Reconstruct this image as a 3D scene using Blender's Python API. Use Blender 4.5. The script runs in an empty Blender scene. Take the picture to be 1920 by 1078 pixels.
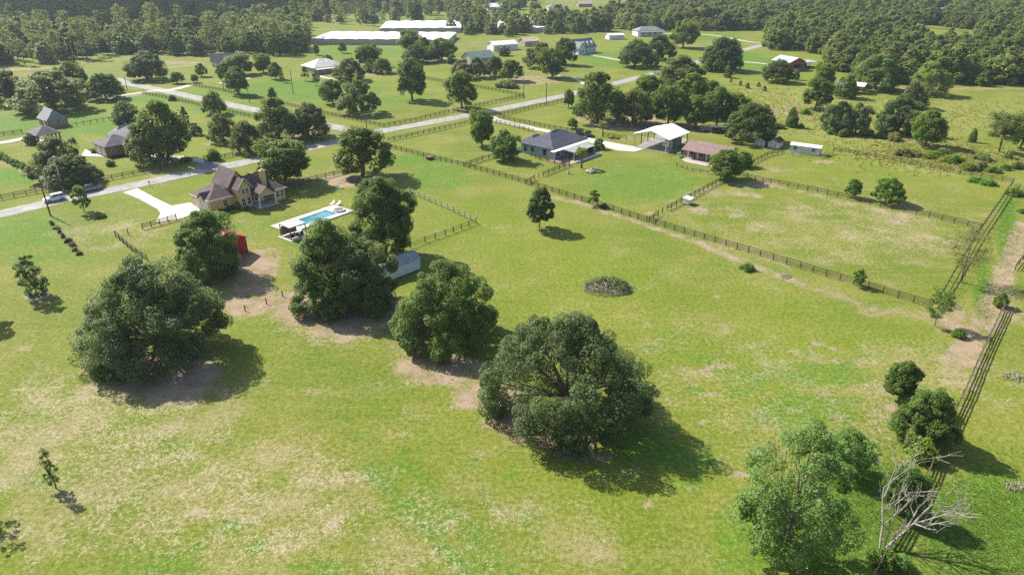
import bpy, math, random
import numpy as np
from mathutils import Vector, Matrix

R = math.radians
random.seed(7)
rng = np.random.default_rng(11)
scene = bpy.context.scene
col = scene.collection

# ---------------------------------------------------------------- camera, sky, sun, exposure
CAM_H = 55.0
PITCH = R(26.1)
cam_data = bpy.data.cameras.new('camera')
cam_data.sensor_width = 36.0
cam_data.lens = 24.0
cam_data.clip_start = 0.5
cam_data.clip_end = 12000.0
cam = bpy.data.objects.new('camera', cam_data)
cam.location = (0, 0, CAM_H)
cam.rotation_euler = (math.pi / 2 - PITCH, 0, 0)
col.objects.link(cam)
scene.camera = cam

SUN_EL = R(41)
SUN_DIR = Vector((-0.80 * math.cos(SUN_EL), 0.60 * math.cos(SUN_EL), math.sin(SUN_EL))).normalized()
world = bpy.data.worlds.new('World')
scene.world = world
world.use_nodes = True
wn = world.node_tree.nodes
sky = wn.new('ShaderNodeTexSky')
sky.sky_type = 'NISHITA'
sky.sun_disc = False
sky.sun_elevation = SUN_EL
sky.sun_rotation = math.atan2(SUN_DIR.x, SUN_DIR.y)
sky.dust_density = 1.5
world.node_tree.links.new(sky.outputs[0], wn['Background'].inputs[0])
wn['Background'].inputs[1].default_value = 0.105
sun_data = bpy.data.lights.new('sun', 'SUN')
sun_data.energy = 5.0
sun_data.angle = R(0.55)
sun_data.color = (1.0, 0.94, 0.84)
sun = bpy.data.objects.new('sun', sun_data)
sun.rotation_euler = SUN_DIR.to_track_quat('Z', 'Y').to_euler()
sun.location = (0, 0, 200)
col.objects.link(sun)
scene.view_settings.view_transform = 'Standard'
scene.view_settings.look = 'None'
scene.view_settings.exposure = 0.92
scene.view_settings.gamma = 1.0
scene.render.engine = 'CYCLES'
scene.cycles.max_bounces = 6
scene.cycles.diffuse_bounces = 3
scene.cycles.glossy_bounces = 2
scene.cycles.transmission_bounces = 4
scene.cycles.transparent_max_bounces = 8
scene.cycles.volume_bounces = 1
scene.cycles.use_denoising = False

# ---------------------------------------------------------------- survey: photograph pixel -> point on the ground
_F = 1280.0
_c, _s = math.cos(PITCH), math.sin(PITCH)
def G(x, y, z=0.0):
    u, v = x - 960.0, y - 539.0
    k = (CAM_H - z) / (_F * _s + v * _c)
    return (u * k, (_F * _c - v * _s) * k)
def row_of(X, Y, Z):
    dz = CAM_H - Z
    return 539.0 + _F * (dz * _c - Y * _s) / (Y * _c + dz * _s)
def height_at(x, y, ty):
    X, Y = G(x, y)
    lo, hi = 0.0, 54.0
    for _ in range(30):
        m = (lo + hi) / 2
        if row_of(X, Y, m) > ty: lo = m
        else: hi = m
    return lo
def metres_per_pixel(x, y, z=0.0):
    X, Y = G(x, y)
    return (Y * _c + (CAM_H - z) * _s) / _F
HAZE = 0.00009
GRID = R(49.5)                       # the plots, roads and houses share one grid
U = Vector((math.cos(GRID), math.sin(GRID), 0))
V = Vector((-math.sin(GRID), math.cos(GRID), 0))

# ---------------------------------------------------------------- materials
def nt(mat):
    return mat.node_tree.nodes, mat.node_tree.links
def new_mat(name):
    m = bpy.data.materials.new(name)
    m.use_nodes = True
    return m
def mathn(N, L, op, a, b=None, c=None, clamp=False):
    n = N.new('ShaderNodeMath'); n.operation = op; n.use_clamp = clamp
    for i, v in enumerate((a, b, c)):
        if v is None: continue
        if isinstance(v, (int, float)): n.inputs[i].default_value = v
        else: L.new(v, n.inputs[i])
    return n.outputs[0]
def mixc(N, L, fac, a, b, mode='MIX'):
    n = N.new('ShaderNodeMix'); n.data_type = 'RGBA'; n.blend_type = mode
    for sock, v in ((n.inputs['Factor'], fac), (n.inputs['A'], a), (n.inputs['B'], b)):
        pass
    ins = [i for i in n.inputs if i.enabled]
    def put(s, v):
        if isinstance(v, (int, float)): s.default_value = v
        elif isinstance(v, tuple): s.default_value = (*v[:3], 1)
        else: L.new(v, s)
    put(n.inputs[0], fac); put(n.inputs[6], a); put(n.inputs[7], b)
    return n.outputs[2]
def noise(N, L, vec, scale, detail=3.0, rough=0.55, out=0, dist=0.0):
    n = N.new('ShaderNodeTexNoise')
    n.inputs['Scale'].default_value = scale
    n.inputs['Detail'].default_value = detail
    n.inputs['Roughness'].default_value = rough
    n.inputs['Distortion'].default_value = dist
    if vec is not None: L.new(vec, n.inputs['Vector'])
    return n.outputs[out]
def remap(N, L, v, a, b, c=0.0, d=1.0, smooth=True):
    n = N.new('ShaderNodeMapRange')
    if smooth: n.interpolation_type = 'SMOOTHSTEP'
    L.new(v, n.inputs[0])
    for i, q in enumerate((a, b, c, d)): n.inputs[1 + i].default_value = q
    return n.outputs[0]
_pm = {}
def paint(name, rgb, rough=0.6, vary=0.25, scale=1.5, spec=0.3, metal=0.0, bump=0.0, bscale=8.0, streak=None):
    """plain coloured surface with dirt, fading and grain"""
    if name in _pm: return _pm[name]
    m = new_mat(name); N, L = nt(m); b = N['Principled BSDF']
    tc = N.new('ShaderNodeTexCoord').outputs['Object']
    vec = tc
    if streak:
        mp = N.new('ShaderNodeMapping'); mp.inputs['Scale'].default_value = streak
        L.new(tc, mp.inputs[0]); vec = mp.outputs[0]
    n1 = noise(N, L, vec, scale, 5, 0.65)
    n2 = noise(N, L, tc, scale * 9, 3, 0.6)
    f = mathn(N, L, 'ADD', mathn(N, L, 'MULTIPLY', n1, 0.7), mathn(N, L, 'MULTIPLY', n2, 0.3))
    f = remap(N, L, f, 0.3, 0.7)
    lo = tuple(c * (1 - vary) for c in rgb); hi = tuple(min(0.9, c * (1 + vary * 0.7)) for c in rgb)
    L.new(mixc(N, L, f, lo, hi), b.inputs['Base Color'])
    b.inputs['Roughness'].default_value = rough
    b.inputs['Specular IOR Level'].default_value = spec
    b.inputs['Metallic'].default_value = metal
    if bump:
        bn = N.new('ShaderNodeBump'); bn.inputs['Strength'].default_value = bump; bn.inputs['Distance'].default_value = 0.03
        L.new(noise(N, L, tc, bscale, 3), bn.inputs['Height']); L.new(bn.outputs[0], b.inputs['Normal'])
    _pm[name] = m
    return m
def shingle(name, rgb, sx=0.35, sy=0.16):
    m = new_mat(name); N, L = nt(m); b = N['Principled BSDF']
    tc = N.new('ShaderNodeTexCoord').outputs['Object']
    v = N.new('ShaderNodeTexVoronoi'); v.inputs['Scale'].default_value = 2.6; L.new(tc, v.inputs['Vector'])
    big = noise(N, L, tc, 0.35, 4, 0.6)
    wv = N.new('ShaderNodeTexWave'); wv.bands_direction = 'Z'; wv.inputs['Scale'].default_value = 2.2; wv.inputs['Distortion'].default_value = 0.6
    L.new(tc, wv.inputs['Vector'])
    bw = N.new('ShaderNodeRGBToBW'); L.new(v.outputs['Color'], bw.inputs[0])
    f = mathn(N, L, 'ADD', mathn(N, L, 'MULTIPLY', bw.outputs[0], 0.35), mathn(N, L, 'MULTIPLY', big, 0.65))
    f = mathn(N, L, 'ADD', f, mathn(N, L, 'MULTIPLY', wv.outputs['Fac'], 0.14))
    f = remap(N, L, f, 0.25, 0.85)
    L.new(mixc(N, L, f, tuple(c * 0.68 for c in rgb), tuple(c * 1.3 for c in rgb)), b.inputs['Base Color'])
    b.inputs['Roughness'].default_value = 0.85
    b.inputs['Specular IOR Level'].default_value = 0.2
    bn = N.new('ShaderNodeBump'); bn.inputs['Strength'].default_value = 0.4; bn.inputs['Distance'].default_value = 0.03
    L.new(wv.outputs['Fac'], bn.inputs['Height']); L.new(bn.outputs[0], b.inputs['Normal'])
    return m
def ribbed(name, rgb, axis='X', rough=0.4, scale=3.5, spec=0.4, vary=0.18):
    """metal sheet with standing ribs and weathering"""
    m = new_mat(name); N, L = nt(m); b = N['Principled BSDF']
    tc = N.new('ShaderNodeTexCoord').outputs['Object']
    wv = N.new('ShaderNodeTexWave'); wv.bands_direction = axis; wv.inputs['Scale'].default_value = scale
    L.new(tc, wv.inputs['Vector'])
    n = noise(N, L, tc, 0.6, 5, 0.65)
    f = remap(N, L, n, 0.35, 0.7)
    L.new(mixc(N, L, f, tuple(c * (1 - vary) for c in rgb), tuple(min(.9, c * (1 + vary * .6)) for c in rgb)), b.inputs['Base Color'])
    b.inputs['Roughness'].default_value = rough; b.inputs['Specular IOR Level'].default_value = spec
    bn = N.new('ShaderNodeBump'); bn.inputs['Strength'].default_value = 0.35; bn.inputs['Distance'].default_value = 0.04
    L.new(wv.outputs['Fac'], bn.inputs['Height']); L.new(bn.outputs[0], b.inputs['Normal'])
    return m
def brickwork(name, rgb, mortar=(0.42, 0.38, 0.34)):
    m = new_mat(name); N, L = nt(m); b = N['Principled BSDF']
    tc = N.new('ShaderNodeTexCoord').outputs['Object']
    sx = N.new('ShaderNodeSeparateXYZ'); L.new(tc, sx.inputs[0])
    cb = N.new('ShaderNodeCombineXYZ'); L.new(mathn(N, L, 'ADD', sx.outputs[0], sx.outputs[1]), cb.inputs[0]); L.new(sx.outputs[2], cb.inputs[1])
    br = N.new('ShaderNodeTexBrick'); br.inputs['Scale'].default_value = 4.0
    br.inputs['Color1'].default_value = (*rgb, 1); br.inputs['Color2'].default_value = (*[c * 0.7 for c in rgb], 1); br.inputs['Mortar'].default_value = (*mortar, 1)
    L.new(cb.outputs[0], br.inputs['Vector'])
    L.new(mixc(N, L, mathn(N, L, 'MULTIPLY', noise(N, L, tc, 0.8, 4), 0.5), br.outputs['Color'], tuple(c * 0.75 for c in rgb)), b.inputs['Base Color'])
    b.inputs['Roughness'].default_value = 0.85
    return m
def glassy(name, rgb=(0.02, 0.025, 0.03), rough=0.08):
    m = new_mat(name); N, L = nt(m); b = N['Principled BSDF']
    tc = N.new('ShaderNodeTexCoord').outputs['Object']
    L.new(mixc(N, L, noise(N, L, tc, 1.2, 2), tuple(c * 0.6 for c in rgb), tuple(c * 1.5 for c in rgb)), b.inputs['Base Color'])
    b.inputs['Roughness'].default_value = rough; b.inputs['Specular IOR Level'].default_value = 0.6
    return m
def leaf_material(name, dark, light, trans=0.3):
    m = new_mat(name); N, L = nt(m); b = N['Principled BSDF']
    at = N.new('ShaderNodeAttribute'); at.attribute_name = 'tint'
    oi = N.new('ShaderNodeObjectInfo')
    f = mathn(N, L, 'ADD', mathn(N, L, 'MULTIPLY', at.outputs['Fac'], 0.62), mathn(N, L, 'MULTIPLY', oi.outputs['Random'], 0.38))
    c = mixc(N, L, f, dark, light)
    c = mixc(N, L, 1.0, c, oi.outputs['Color'], 'MULTIPLY')
    L.new(c, b.inputs['Base Color'])
    b.inputs['Roughness'].default_value = 0.5
    b.inputs['Specular IOR Level'].default_value = 0.25
    t = N.new('ShaderNodeBsdfTranslucent')
    L.new(mixc(N, L, 1.0, c, (1.25, 1.25, 0.5), 'MULTIPLY'), t.inputs[0])
    mx = N.new('ShaderNodeMixShader'); mx.inputs[0].default_value = trans
    L.new(b.outputs[0], mx.inputs[1]); L.new(t.outputs[0], mx.inputs[2])
    L.new(mx.outputs[0], N['Material Output'].inputs['Surface'])
    return m

# ---------------------------------------------------------------- object helpers
def link(o, parent=None):
    col.objects.link(o)
    if parent is not None: o.parent = parent
    return o
def tag(o, label=None, cat=None, group=None, kind=None):
    if label: o['label'] = label
    if cat: o['category'] = cat
    if group: o['group'] = group
    if kind: o['kind'] = kind
    return o
def thing(name, label, cat, loc, rz=0.0, group=None):
    o = bpy.data.objects.new(name, None)
    o.empty_display_size = 0.5
    o.location = (loc[0], loc[1], loc[2] if len(loc) > 2 else 0.0)
    o.rotation_euler = (0, 0, rz)
    link(o)
    return tag(o, label, cat, group)
def place(name, me, parent=None, loc=(0, 0, 0), rot=(0, 0, 0), scale=(1, 1, 1)):
    o = bpy.data.objects.new(name, me)
    o.location = loc; o.rotation_euler = rot; o.scale = scale
    return link(o, parent)
class MB:
    """collects faces, then links them as one mesh object"""
    def __init__(s): s.v = []; s.f = []; s.m = []
    def add(s, vs, fs, mi=0):
        k = len(s.v); s.v += [tuple(p) for p in vs]
        for f in fs: s.f.append(tuple(k + i for i in f)); s.m.append(mi)
        return s
    def box(s, x0, x1, y0, y1, z0, z1, mi=0):
        vs = [(x, y, z) for z in (z0, z1) for y in (y0, y1) for x in (x0, x1)]
        return s.add(vs, [(0, 2, 3, 1), (4, 5, 7, 6), (0, 1, 5, 4), (2, 6, 7, 3), (0, 4, 6, 2), (1, 3, 7, 5)], mi)
    def prism(s, pts, z0, z1, mi=0):
        n = len(pts)
        vs = [(x, y, z0) for x, y in pts] + [(x, y, z1) for x, y in pts]
        fs = [tuple(range(n - 1, -1, -1)), tuple(range(n, 2 * n))] + [(i, (i + 1) % n, n + (i + 1) % n, n + i) for i in range(n)]
        return s.add(vs, fs, mi)
    def extrude(s, pts, axis, a0, a1, mi=0):
        """profile points (p,z) swept along x or y"""
        n = len(pts)
        q = (lambda p, a: (a, p[0], p[1])) if axis == 'x' else (lambda p, a: (p[0], a, p[1]))
        vs = [q(p, a0) for p in pts] + [q(p, a1) for p in pts]
        fs = [tuple(range(n)), tuple(range(2 * n - 1, n - 1, -1))] + [(i, n + i, n + (i + 1) % n, (i + 1) % n) for i in range(n)]
        return s.add(vs, fs, mi)
    def tube(s, pts, rad, n=6, mi=0, cap=True):
        k = len(s.v); pts = [Vector(p) for p in pts]
        if isinstance(rad, (int, float)): rad = [rad] * len(pts)
        for i, p in enumerate(pts):
            d = (pts[min(i + 1, len(pts) - 1)] - pts[max(i - 1, 0)])
            d = d.normalized() if d.length > 1e-9 else Vector((0, 0, 1))
            a = d.cross(Vector((0, 0, 1)) if abs(d.z) < 0.9 else Vector((1, 0, 0))).normalized(); b = d.cross(a)
            for j in range(n):
                t = 2 * math.pi * j / n
                s.v.append(tuple(p + (a * math.cos(t) + b * math.sin(t)) * rad[i]))
        for i in range(len(pts) - 1):
            for j in range(n):
                s.f.append((k + i * n + j, k + i * n + (j + 1) % n, k + (i + 1) * n + (j + 1) % n, k + (i + 1) * n + j)); s.m.append(mi)
        if cap:
            s.f.append(tuple(k + j for j in range(n))); s.m.append(mi)
            e = k + (len(pts) - 1) * n
            s.f.append(tuple(e + j for j in range(n - 1, -1, -1))); s.m.append(mi)
        return s
    def mesh(s, name, mats):
        me = bpy.data.meshes.new(name)
        me.from_pydata(s.v, [], s.f)
        for m in (mats if isinstance(mats, (list, tuple)) else [mats]): me.materials.append(m)
        if any(s.m): me.polygons.foreach_set('material_index', s.m)
        me.validate(); me.update()
        return me
    def build(s, name, mat, parent=None, loc=(0, 0, 0), rot=(0, 0, 0), fix=True):
        me = s.mesh(name, mat)
        if fix:
            import bmesh
            bm = bmesh.new(); bm.from_mesh(me); bmesh.ops.recalc_face_normals(bm, faces=bm.faces); bm.to_mesh(me); bm.free()
        return place(name, me, parent, loc, rot)
def np_mesh(name, verts, quads, mats, matidx=None, tint=None, smooth=False):
    me = bpy.data.meshes.new(name)
    verts = np.ascontiguousarray(verts, dtype=np.float32); quads = np.ascontiguousarray(quads, dtype=np.int32)
    nq, w = quads.shape
    me.vertices.add(len(verts)); me.vertices.foreach_set('co', verts.ravel())
    me.loops.add(nq * w); me.loops.foreach_set('vertex_index', quads.ravel())
    me.polygons.add(nq); me.polygons.foreach_set('loop_start', np.arange(nq, dtype=np.int32) * w)
    for m in mats: me.materials.append(m)
    if matidx is not None: me.polygons.foreach_set('material_index', np.ascontiguousarray(matidx, dtype=np.int32))
    if tint is not None:
        a = me.attributes.new('tint', 'FLOAT', 'POINT'); a.data.foreach_set('value', np.ascontiguousarray(tint, dtype=np.float32))
    if smooth: me.polygons.foreach_set('use_smooth', np.ones(nq, dtype=bool))
    me.update(calc_edges=True)
    return me
# ---------------------------------------------------------------- ground
def axis_points(lo, a, b, hi, step, grow=1.16, mid=None):
    pts = list(np.arange(a, b, step))
    s, x = step, a
    left = []
    while x > lo: s *= grow; x -= s; left.append(x)
    s, x = step, pts[-1]
    right = []
    while x < hi:
        if mid and x < mid[0]: s = min(s * grow, mid[1])
        else: s *= grow
        x += s; right.append(x)
    return np.array(left[::-1] + pts + right)
gx = axis_points(-4500, -175, 125, 4500, 1.25)
gy = axis_points(-600, 30, 250, 6000, 1.25, mid=(760, 4.0))
GX, GY = np.meshgrid(gx, gy)
PX, PY = GX.ravel(), GY.ravel()
mask = {k: np.zeros(PX.size) for k in ('soil', 'lush', 'dry', 'rough')}
def blob(ch, cx, cy, rx, ry, val, soft=0.45):
    c0 = np.array(G(cx, cy)); ax = (np.array(G(cx + rx, cy)) - np.array(G(cx - rx, cy))) / 2; ay = (np.array(G(cx, cy - ry)) - np.array(G(cx, cy + ry))) / 2
    M = np.linalg.inv(np.stack([ax, ay], 1))
    d = np.hypot(*(M @ np.stack([PX - c0[0], PY - c0[1]])))
    f = np.clip((1 + soft - d) / (2 * soft), 0, 1)
    m = mask[ch]; mask[ch] = np.maximum(m, val * f * f * (3 - 2 * f))
def line(ch, pts, width, val, soft=1.5):
    w = [np.array(G(*p)) for p in pts]
    d = np.full(PX.size, 1e9)
    for a, b in zip(w[:-1], w[1:]):
        ab = b - a; t = np.clip(((PX - a[0]) * ab[0] + (PY - a[1]) * ab[1]) / (ab @ ab), 0, 1)
        d = np.minimum(d, np.hypot(PX - a[0] - t * ab[0], PY - a[1] - t * ab[1]))
    f = np.clip((width / 2 + soft - d) / soft, 0, 1)
    mask[ch] = np.maximum(mask[ch], val * f)
for b in [  # bare sandy soil
    (310, 710, 120, 52, .9), (225, 690, 70, 42, .75), (400, 680, 50, 46, .5), (120, 720, 80, 55, .42), (390, 505, 55, 35, .75), (470, 500, 60, 35, .85), (470, 560, 75, 38, .8),
    (560, 575, 60, 40, .85), (640, 605, 80, 35, .85), (700, 580, 70, 40, .8), (500, 480, 40, 20, .6), (545, 610, 50, 25, .45),
    (760, 650, 50, 18, .6), (830, 692, 105, 30, .85), (915, 742, 80, 30, .88), (985, 800, 85, 32, .85), (1060, 830, 70, 28, .8), (1100, 850, 60, 22, .6), (1170, 870, 40, 30, .35),
    (660, 338, 62, 14, .85), (600, 345, 50, 6, .5), (300, 325, 45, 10, .5), (105, 352, 45, 10, .6), (720, 405, 20, 6, .4),
    (1180, 232, 85, 14, .95), (1110, 222, 40, 9, .7), (1260, 238, 60, 7, .8), (1330, 245, 60, 7, .6), (1190, 260, 60, 5, .6), (1140, 305, 30, 6, .4),
    (1430, 345, 40, 8, .8), (1380, 345, 22, 6, .7), (1395, 360, 30, 8, .5), (1420, 368, 14, 5, .8), (1450, 318, 40, 7, .6), (1545, 304, 25, 3.5, .9), (1620, 352, 50, 8, .4),
    (1310, 395, 20, 8, .75), (1390, 400, 22, 8, .6), (1415, 425, 20, 8, .5), (1220, 400, 10, 4, .8), (1132, 399, 9, 4, .7), (1080, 377, 8, 3, .7),
    (1530, 395, 70, 10, .35), (1690, 410, 45, 12, .6), (1720, 455, 55, 18, .5), (1640, 440, 80, 20, .38), (1790, 455, 25, 8, .6),
    (1780, 600, 35, 30, .75), (1810, 650, 35, 30, .7), (1790, 700, 30, 40, .6), (1840, 620, 40, 30, .7), (1870, 560, 28, 30, .6), (1680, 760, 60, 50, .55), (1700, 870, 40, 30, .5), (1860, 580, 40, 12, .8), (1905, 590, 25, 8, .7),
    (1640, 585, 35, 12, .5), (1745, 575, 30, 15, .5),
    (1480, 208, 40, 12, .7), (1600, 238, 60, 10, .4), (1690, 262, 60, 8, .5), (1740, 178, 30, 3, .8), (1640, 167, 90, 4, .8), (1850, 166, 120, 3, .7),
    (1000, 150, 70, 10, .7), (905, 142, 55, 8, .5), (830, 113, 40, 7, .7), (790, 130, 25, 5, .4), (735, 195, 30, 5, .4), (860, 205, 28, 5, .6), (690, 215, 35, 6, .4), (700, 140, 35, 5, .6),
    (100, 205, 55, 5, .6), (405, 270, 30, 5, .5), (440, 255, 60, 4, .35), (575, 255, 60, 8, .5), (520, 262, 40, 8, .6), (270, 148, 45, 4, .4), (340, 118, 50, 4, .7),
    (1290, 88, 40, 4, .5), (1400, 128, 60, 6, .3), (1330, 165, 35, 4, .6), (1400, 220, 40, 8, .3), (1560, 165, 40, 5, .5),
    (240, 430, 60, 20, .28), (420, 405, 40, 6, .4), (465, 415, 40, 6, .5), (500, 385, 60, 6, .3), (72, 557, 30, 9, .8), (80, 590, 45, 14, .4)]:
    blob('soil', *b)
random.seed(21)
for _ in range(90):   # small worn patches in the near pasture
    x, y = random.uniform(-20, 760), random.uniform(640, 1078)
    blob('soil', x, y, random.uniform(6, 34), random.uniform(3, 14), random.uniform(.28, .6), .7)
for _ in range(80):
    x, y = random.uniform(700, 1900), random.uniform(560, 1070)
    blob('soil', x, y, random.uniform(6, 30), random.uniform(3, 12), random.uniform(.25, .55), .7)
for _ in range(170):   # trampled, patchy turf right of the middle oak
    x, y = random.gauss(1470, 170), random.gauss(760, 95)
    blob('soil' if random.random() < .55 else 'lush', x, y, random.uniform(4, 26), random.uniform(2, 9), random.uniform(.4, .8), .7)
for _ in range(140):
    x, y = random.uniform(-20, 1000), random.uniform(760, 1078)
    blob('lush' if random.random() < .6 else 'soil', x, y, random.uniform(4, 22), random.uniform(2, 8), random.uniform(.35, .75), .7)
for _ in range(60):
    x, y = random.uniform(1250, 1800), random.uniform(300, 520)
    blob('soil', x, y, random.uniform(8, 30), random.uniform(2, 7), random.uniform(.25, .5), .7)
for l in [
    ([(1010, 362), (1110, 388), (1300, 452), (1420, 500), (1520, 540), (1640, 580)], 1.5, .72), ([(1620, 575), (1720, 590), (1830, 640), (1800, 720)], 2.5, .6),
    ([(1915, 420), (1890, 500), (1850, 590), (1790, 680)], 2.4, .8), ([(540, 560), (640, 600), (740, 640), (830, 690), (960, 760), (1080, 840)], 2.5, .42),
    ([(-20, 640), (150, 700), (210, 740)], 3, .4), ([(640, 860), (760, 960), (860, 1078)], .5, .4), ([(700, 840), (800, 930), (930, 1070)], .4, .35),
    ([(0, 297), (60, 327), (105, 357)], 1.4, .8), ([(1440, 345), (1530, 366), (1640, 392), (1740, 415)], 1.6, .55), ([(1357, 340), (1260, 395), (1225, 418)], 1.5, .45),
    ([(1920, 110), (1700, 118)], 2, .3), ([(-60, 127), (40, 131), (110, 126)], 7, .9), ([(110, 126), (200, 112), (330, 105)], 5, .6), ([(1470, 345), (1440, 340), (1395, 320)], 2, .5),
    ([(180, 186), (240, 180), (300, 171)], 3.5, .9), ([(225, 150), (270, 140), (310, 128), (370, 122)], 3.5, .8)]:
    line('soil', *l)
for b in [  # straw-dry, specked turf
    (150, 820, 330, 130, .75), (420, 930, 300, 150, .7), (60, 960, 160, 100, .45), (700, 1000, 260, 90, .55), (1000, 1000, 260, 80, .5), (1420, 720, 200, 90, .45), (1550, 800, 180, 80, .4),
    (1700, 700, 120, 80, .5), (1560, 430, 250, 70, .5), (1350, 380, 90, 40, .4), (1870, 720, 60, 60, .5), (1880, 560, 40, 90, .5), (200, 430, 110, 40, .5), (560, 330, 120, 10, .5), (620, 610, 90, 40, .5), (1290, 640, 160, 60, .3), (250, 345, 60, 7, .4)]:
    blob('dry', *b)
for b in [  # rank green growth
    (1560, 700, 90, 26, .6), (1500, 770, 110, 40, .55), (1420, 700, 100, 22, .45), (1600, 960, 120, 120, .9), (1850, 980, 130, 110, .85), (1400, 1000, 70, 90, .55), (1300, 870, 70, 60, .5), (1210, 830, 80, 40, .5),
    (1845, 545, 18, 60, .9), (1890, 430, 18, 80, .9), (1785, 660, 20, 14, .8), (780, 960, 60, 20, .5), (900, 1040, 40, 30, .4), (430, 985, 40, 14, .7), (480, 1020, 26, 12, .6), (300, 1060, 110, 16, .6), (600, 1065, 70, 20, .6),
    (60, 900, 60, 20, .5), (820, 330, 70, 30, .6), (1200, 340, 140, 40, .55), (1430, 500, 160, 14, .35), (1250, 430, 60, 12, .35), (250, 180, 160, 12, .8), (80, 230, 140, 20, .85), (250, 240, 140, 15, .8), (430, 205, 80, 12, .8),
    (560, 170, 160, 20, .8), (690, 190, 120, 16, .55), (660, 100, 120, 16, .5), (30, 330, 60, 18, .8), (40, 430, 110, 40, .6), (90, 480, 110, 20, .45), (1380, 110, 60, 14, .8), (1450, 120, 70, 14, .7), (1340, 70, 60, 8, .6), (780, 300, 60, 12, .7), (900, 480, 140, 60, .25), (560, 445, 40, 25, .5), (480, 420, 60, 16, .45), (1170, 110, 90, 18, .6), (1240, 640, 80, 30, .3)]:
    blob('lush', *b)
for l in [([(690, 880), (760, 950), (820, 1010), (870, 1078)], .7, .75), ([(745, 850), (830, 935), (900, 1010), (960, 1078)], .6, .6), ([(860, 620), (700, 560), (560, 480)], .8, .3), ([(560, 640), (700, 740), (860, 860), (1000, 980)], 2.5, .35), ([(480, 660), (620, 760), (760, 880)], 2.0, .3)]:
    line('lush', *l)
for b in [  # unmown meadow
    (1500, 200, 170, 40, .9), (1640, 225, 170, 40, .9), (1800, 300, 150, 26, .85), (1830, 215, 120, 35, .6), (1420, 175, 90, 18, .6), (1700, 280, 120, 20, .9), (1800, 170, 160, 10, .25)]:
    blob('rough', *b)
mv = np.stack([PX, PY, np.zeros(PX.size)], 1)
und = 0.12 * np.sin(PX * 0.045 + 1.3) * np.sin(PY * 0.05) + 0.05 * np.sin(PX * 0.21 + PY * 0.13)
mv[:, 2] = np.minimum(0.0, und * 0.35 - 0.055) * np.clip((400 - PY) / 200, 0, 1)   # faint hollows below datum
mv[:, 2] = np.minimum(mv[:, 2], -0.004)
nx, ny = gx.size, gy.size
ii = (np.arange(ny - 1)[:, None] * nx + np.arange(nx - 1)[None]).ravel()
gq = np.stack([ii, ii + 1, ii + nx + 1, ii + nx], 1)

gm = new_mat('pasture'); N, L = nt(gm); bs = N['Principled BSDF']
pos = N.new('ShaderNodeNewGeometry').outputs['Position']
at = N.new('ShaderNodeAttribute'); at.attribute_name = 'ground_cover'
sp = N.new('ShaderNodeSeparateColor'); L.new(at.outputs['Color'], sp.inputs[0])
soil_a, lush_a, dry_a, rough_a = sp.outputs[0], sp.outputs[1], sp.outputs[2], at.outputs['Alpha']
n_huge = noise(N, L, pos, 0.012, 4, 0.55)
n_big = noise(N, L, pos, 0.055, 5, 0.6)
n_mid = noise(N, L, pos, 0.28, 5, 0.65)
n_fine = noise(N, L, pos, 1.7, 5, 0.7)
n_blade = noise(N, L, pos, 5.0, 4, 0.75)
n_worn = noise(N, L, pos, 0.11, 5, 0.62)
# mowing / wear streaks running with the plots
mp = N.new('ShaderNodeMapping'); mp.inputs['Rotation'].default_value = (0, 0, R(40)); mp.inputs['Scale'].default_value = (0.05, 0.5, 1)
L.new(pos, mp.inputs[0])
n_streak = noise(N, L, mp.outputs[0], 1.0, 4, 0.6)
g1 = mixc(N, L, remap(N, L, n_big, 0.35, 0.68), (0.128, 0.166, 0.020), (0.194, 0.198, 0.039))
g1 = mixc(N, L, mathn(N, L, 'MULTIPLY', remap(N, L, n_streak, 0.45, 0.72), 0.55), g1, (0.205, 0.208, 0.060))
g1 = mixc(N, L, mathn(N, L, 'MULTIPLY', remap(N, L, n_huge, 0.4, 0.65), 0.5), g1, (0.158, 0.205, 0.018))
lush_f = remap(N, L, mathn(N, L, 'ADD', lush_a, mathn(N, L, 'MULTIPLY', mathn(N, L, 'SUBTRACT', n_mid, 0.5), 1.3)), 0.15, 0.75)
g1 = mixc(N, L, lush_f, g1, mixc(N, L, n_fine, (0.070, 0.150, 0.018), (0.130, 0.210, 0.022)))
rough_f = remap(N, L, mathn(N, L, 'ADD', rough_a, mathn(N, L, 'MULTIPLY', mathn(N, L, 'SUBTRACT', n_mid, 0.5), 1.0)), 0.2, 0.8)
g1 = mixc(N, L, mathn(N, L, 'MULTIPLY', rough_f, 0.85), g1, mixc(N, L, remap(N, L, n_mid, 0.35, 0.65), (0.16, 0.205, 0.035), (0.27, 0.25, 0.085)))
# blades: fine light/dark mottling of the turf itself
mot = mathn(N, L, 'ADD', mathn(N, L, 'MULTIPLY', n_fine, 0.6), mathn(N, L, 'MULTIPLY', n_blade, 0.4))
g1 = mixc(N, L, remap(N, L, mot, 0.34, 0.68), mixc(N, L, 1.0, g1, (0.54, 0.60, 0.54), 'MULTIPLY'), mixc(N, L, 1.0, g1, (1.28, 1.24, 1.26), 'MULTIPLY'))
wear_f = remap(N, L, mathn(N, L, 'ADD', mathn(N, L, 'ADD', n_worn, mathn(N, L, 'MULTIPLY', dry_a, 0.30)), mathn(N, L, 'ADD', mathn(N, L, 'MULTIPLY', mathn(N, L, 'SUBTRACT', n_mid, 0.5), 0.45), mathn(N, L, 'ADD', mathn(N, L, 'MULTIPLY', mathn(N, L, 'SUBTRACT', n_fine, 0.5), 0.7), mathn(N, L, 'MULTIPLY', mathn(N, L, 'SUBTRACT', n_blade, 0.5), 0.8)))), 0.56, 0.90, 0, 0.66)
g1 = mixc(N, L, wear_f, g1, mixc(N, L, n_blade, (0.19, 0.155, 0.075), (0.35, 0.285, 0.175)))
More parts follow.
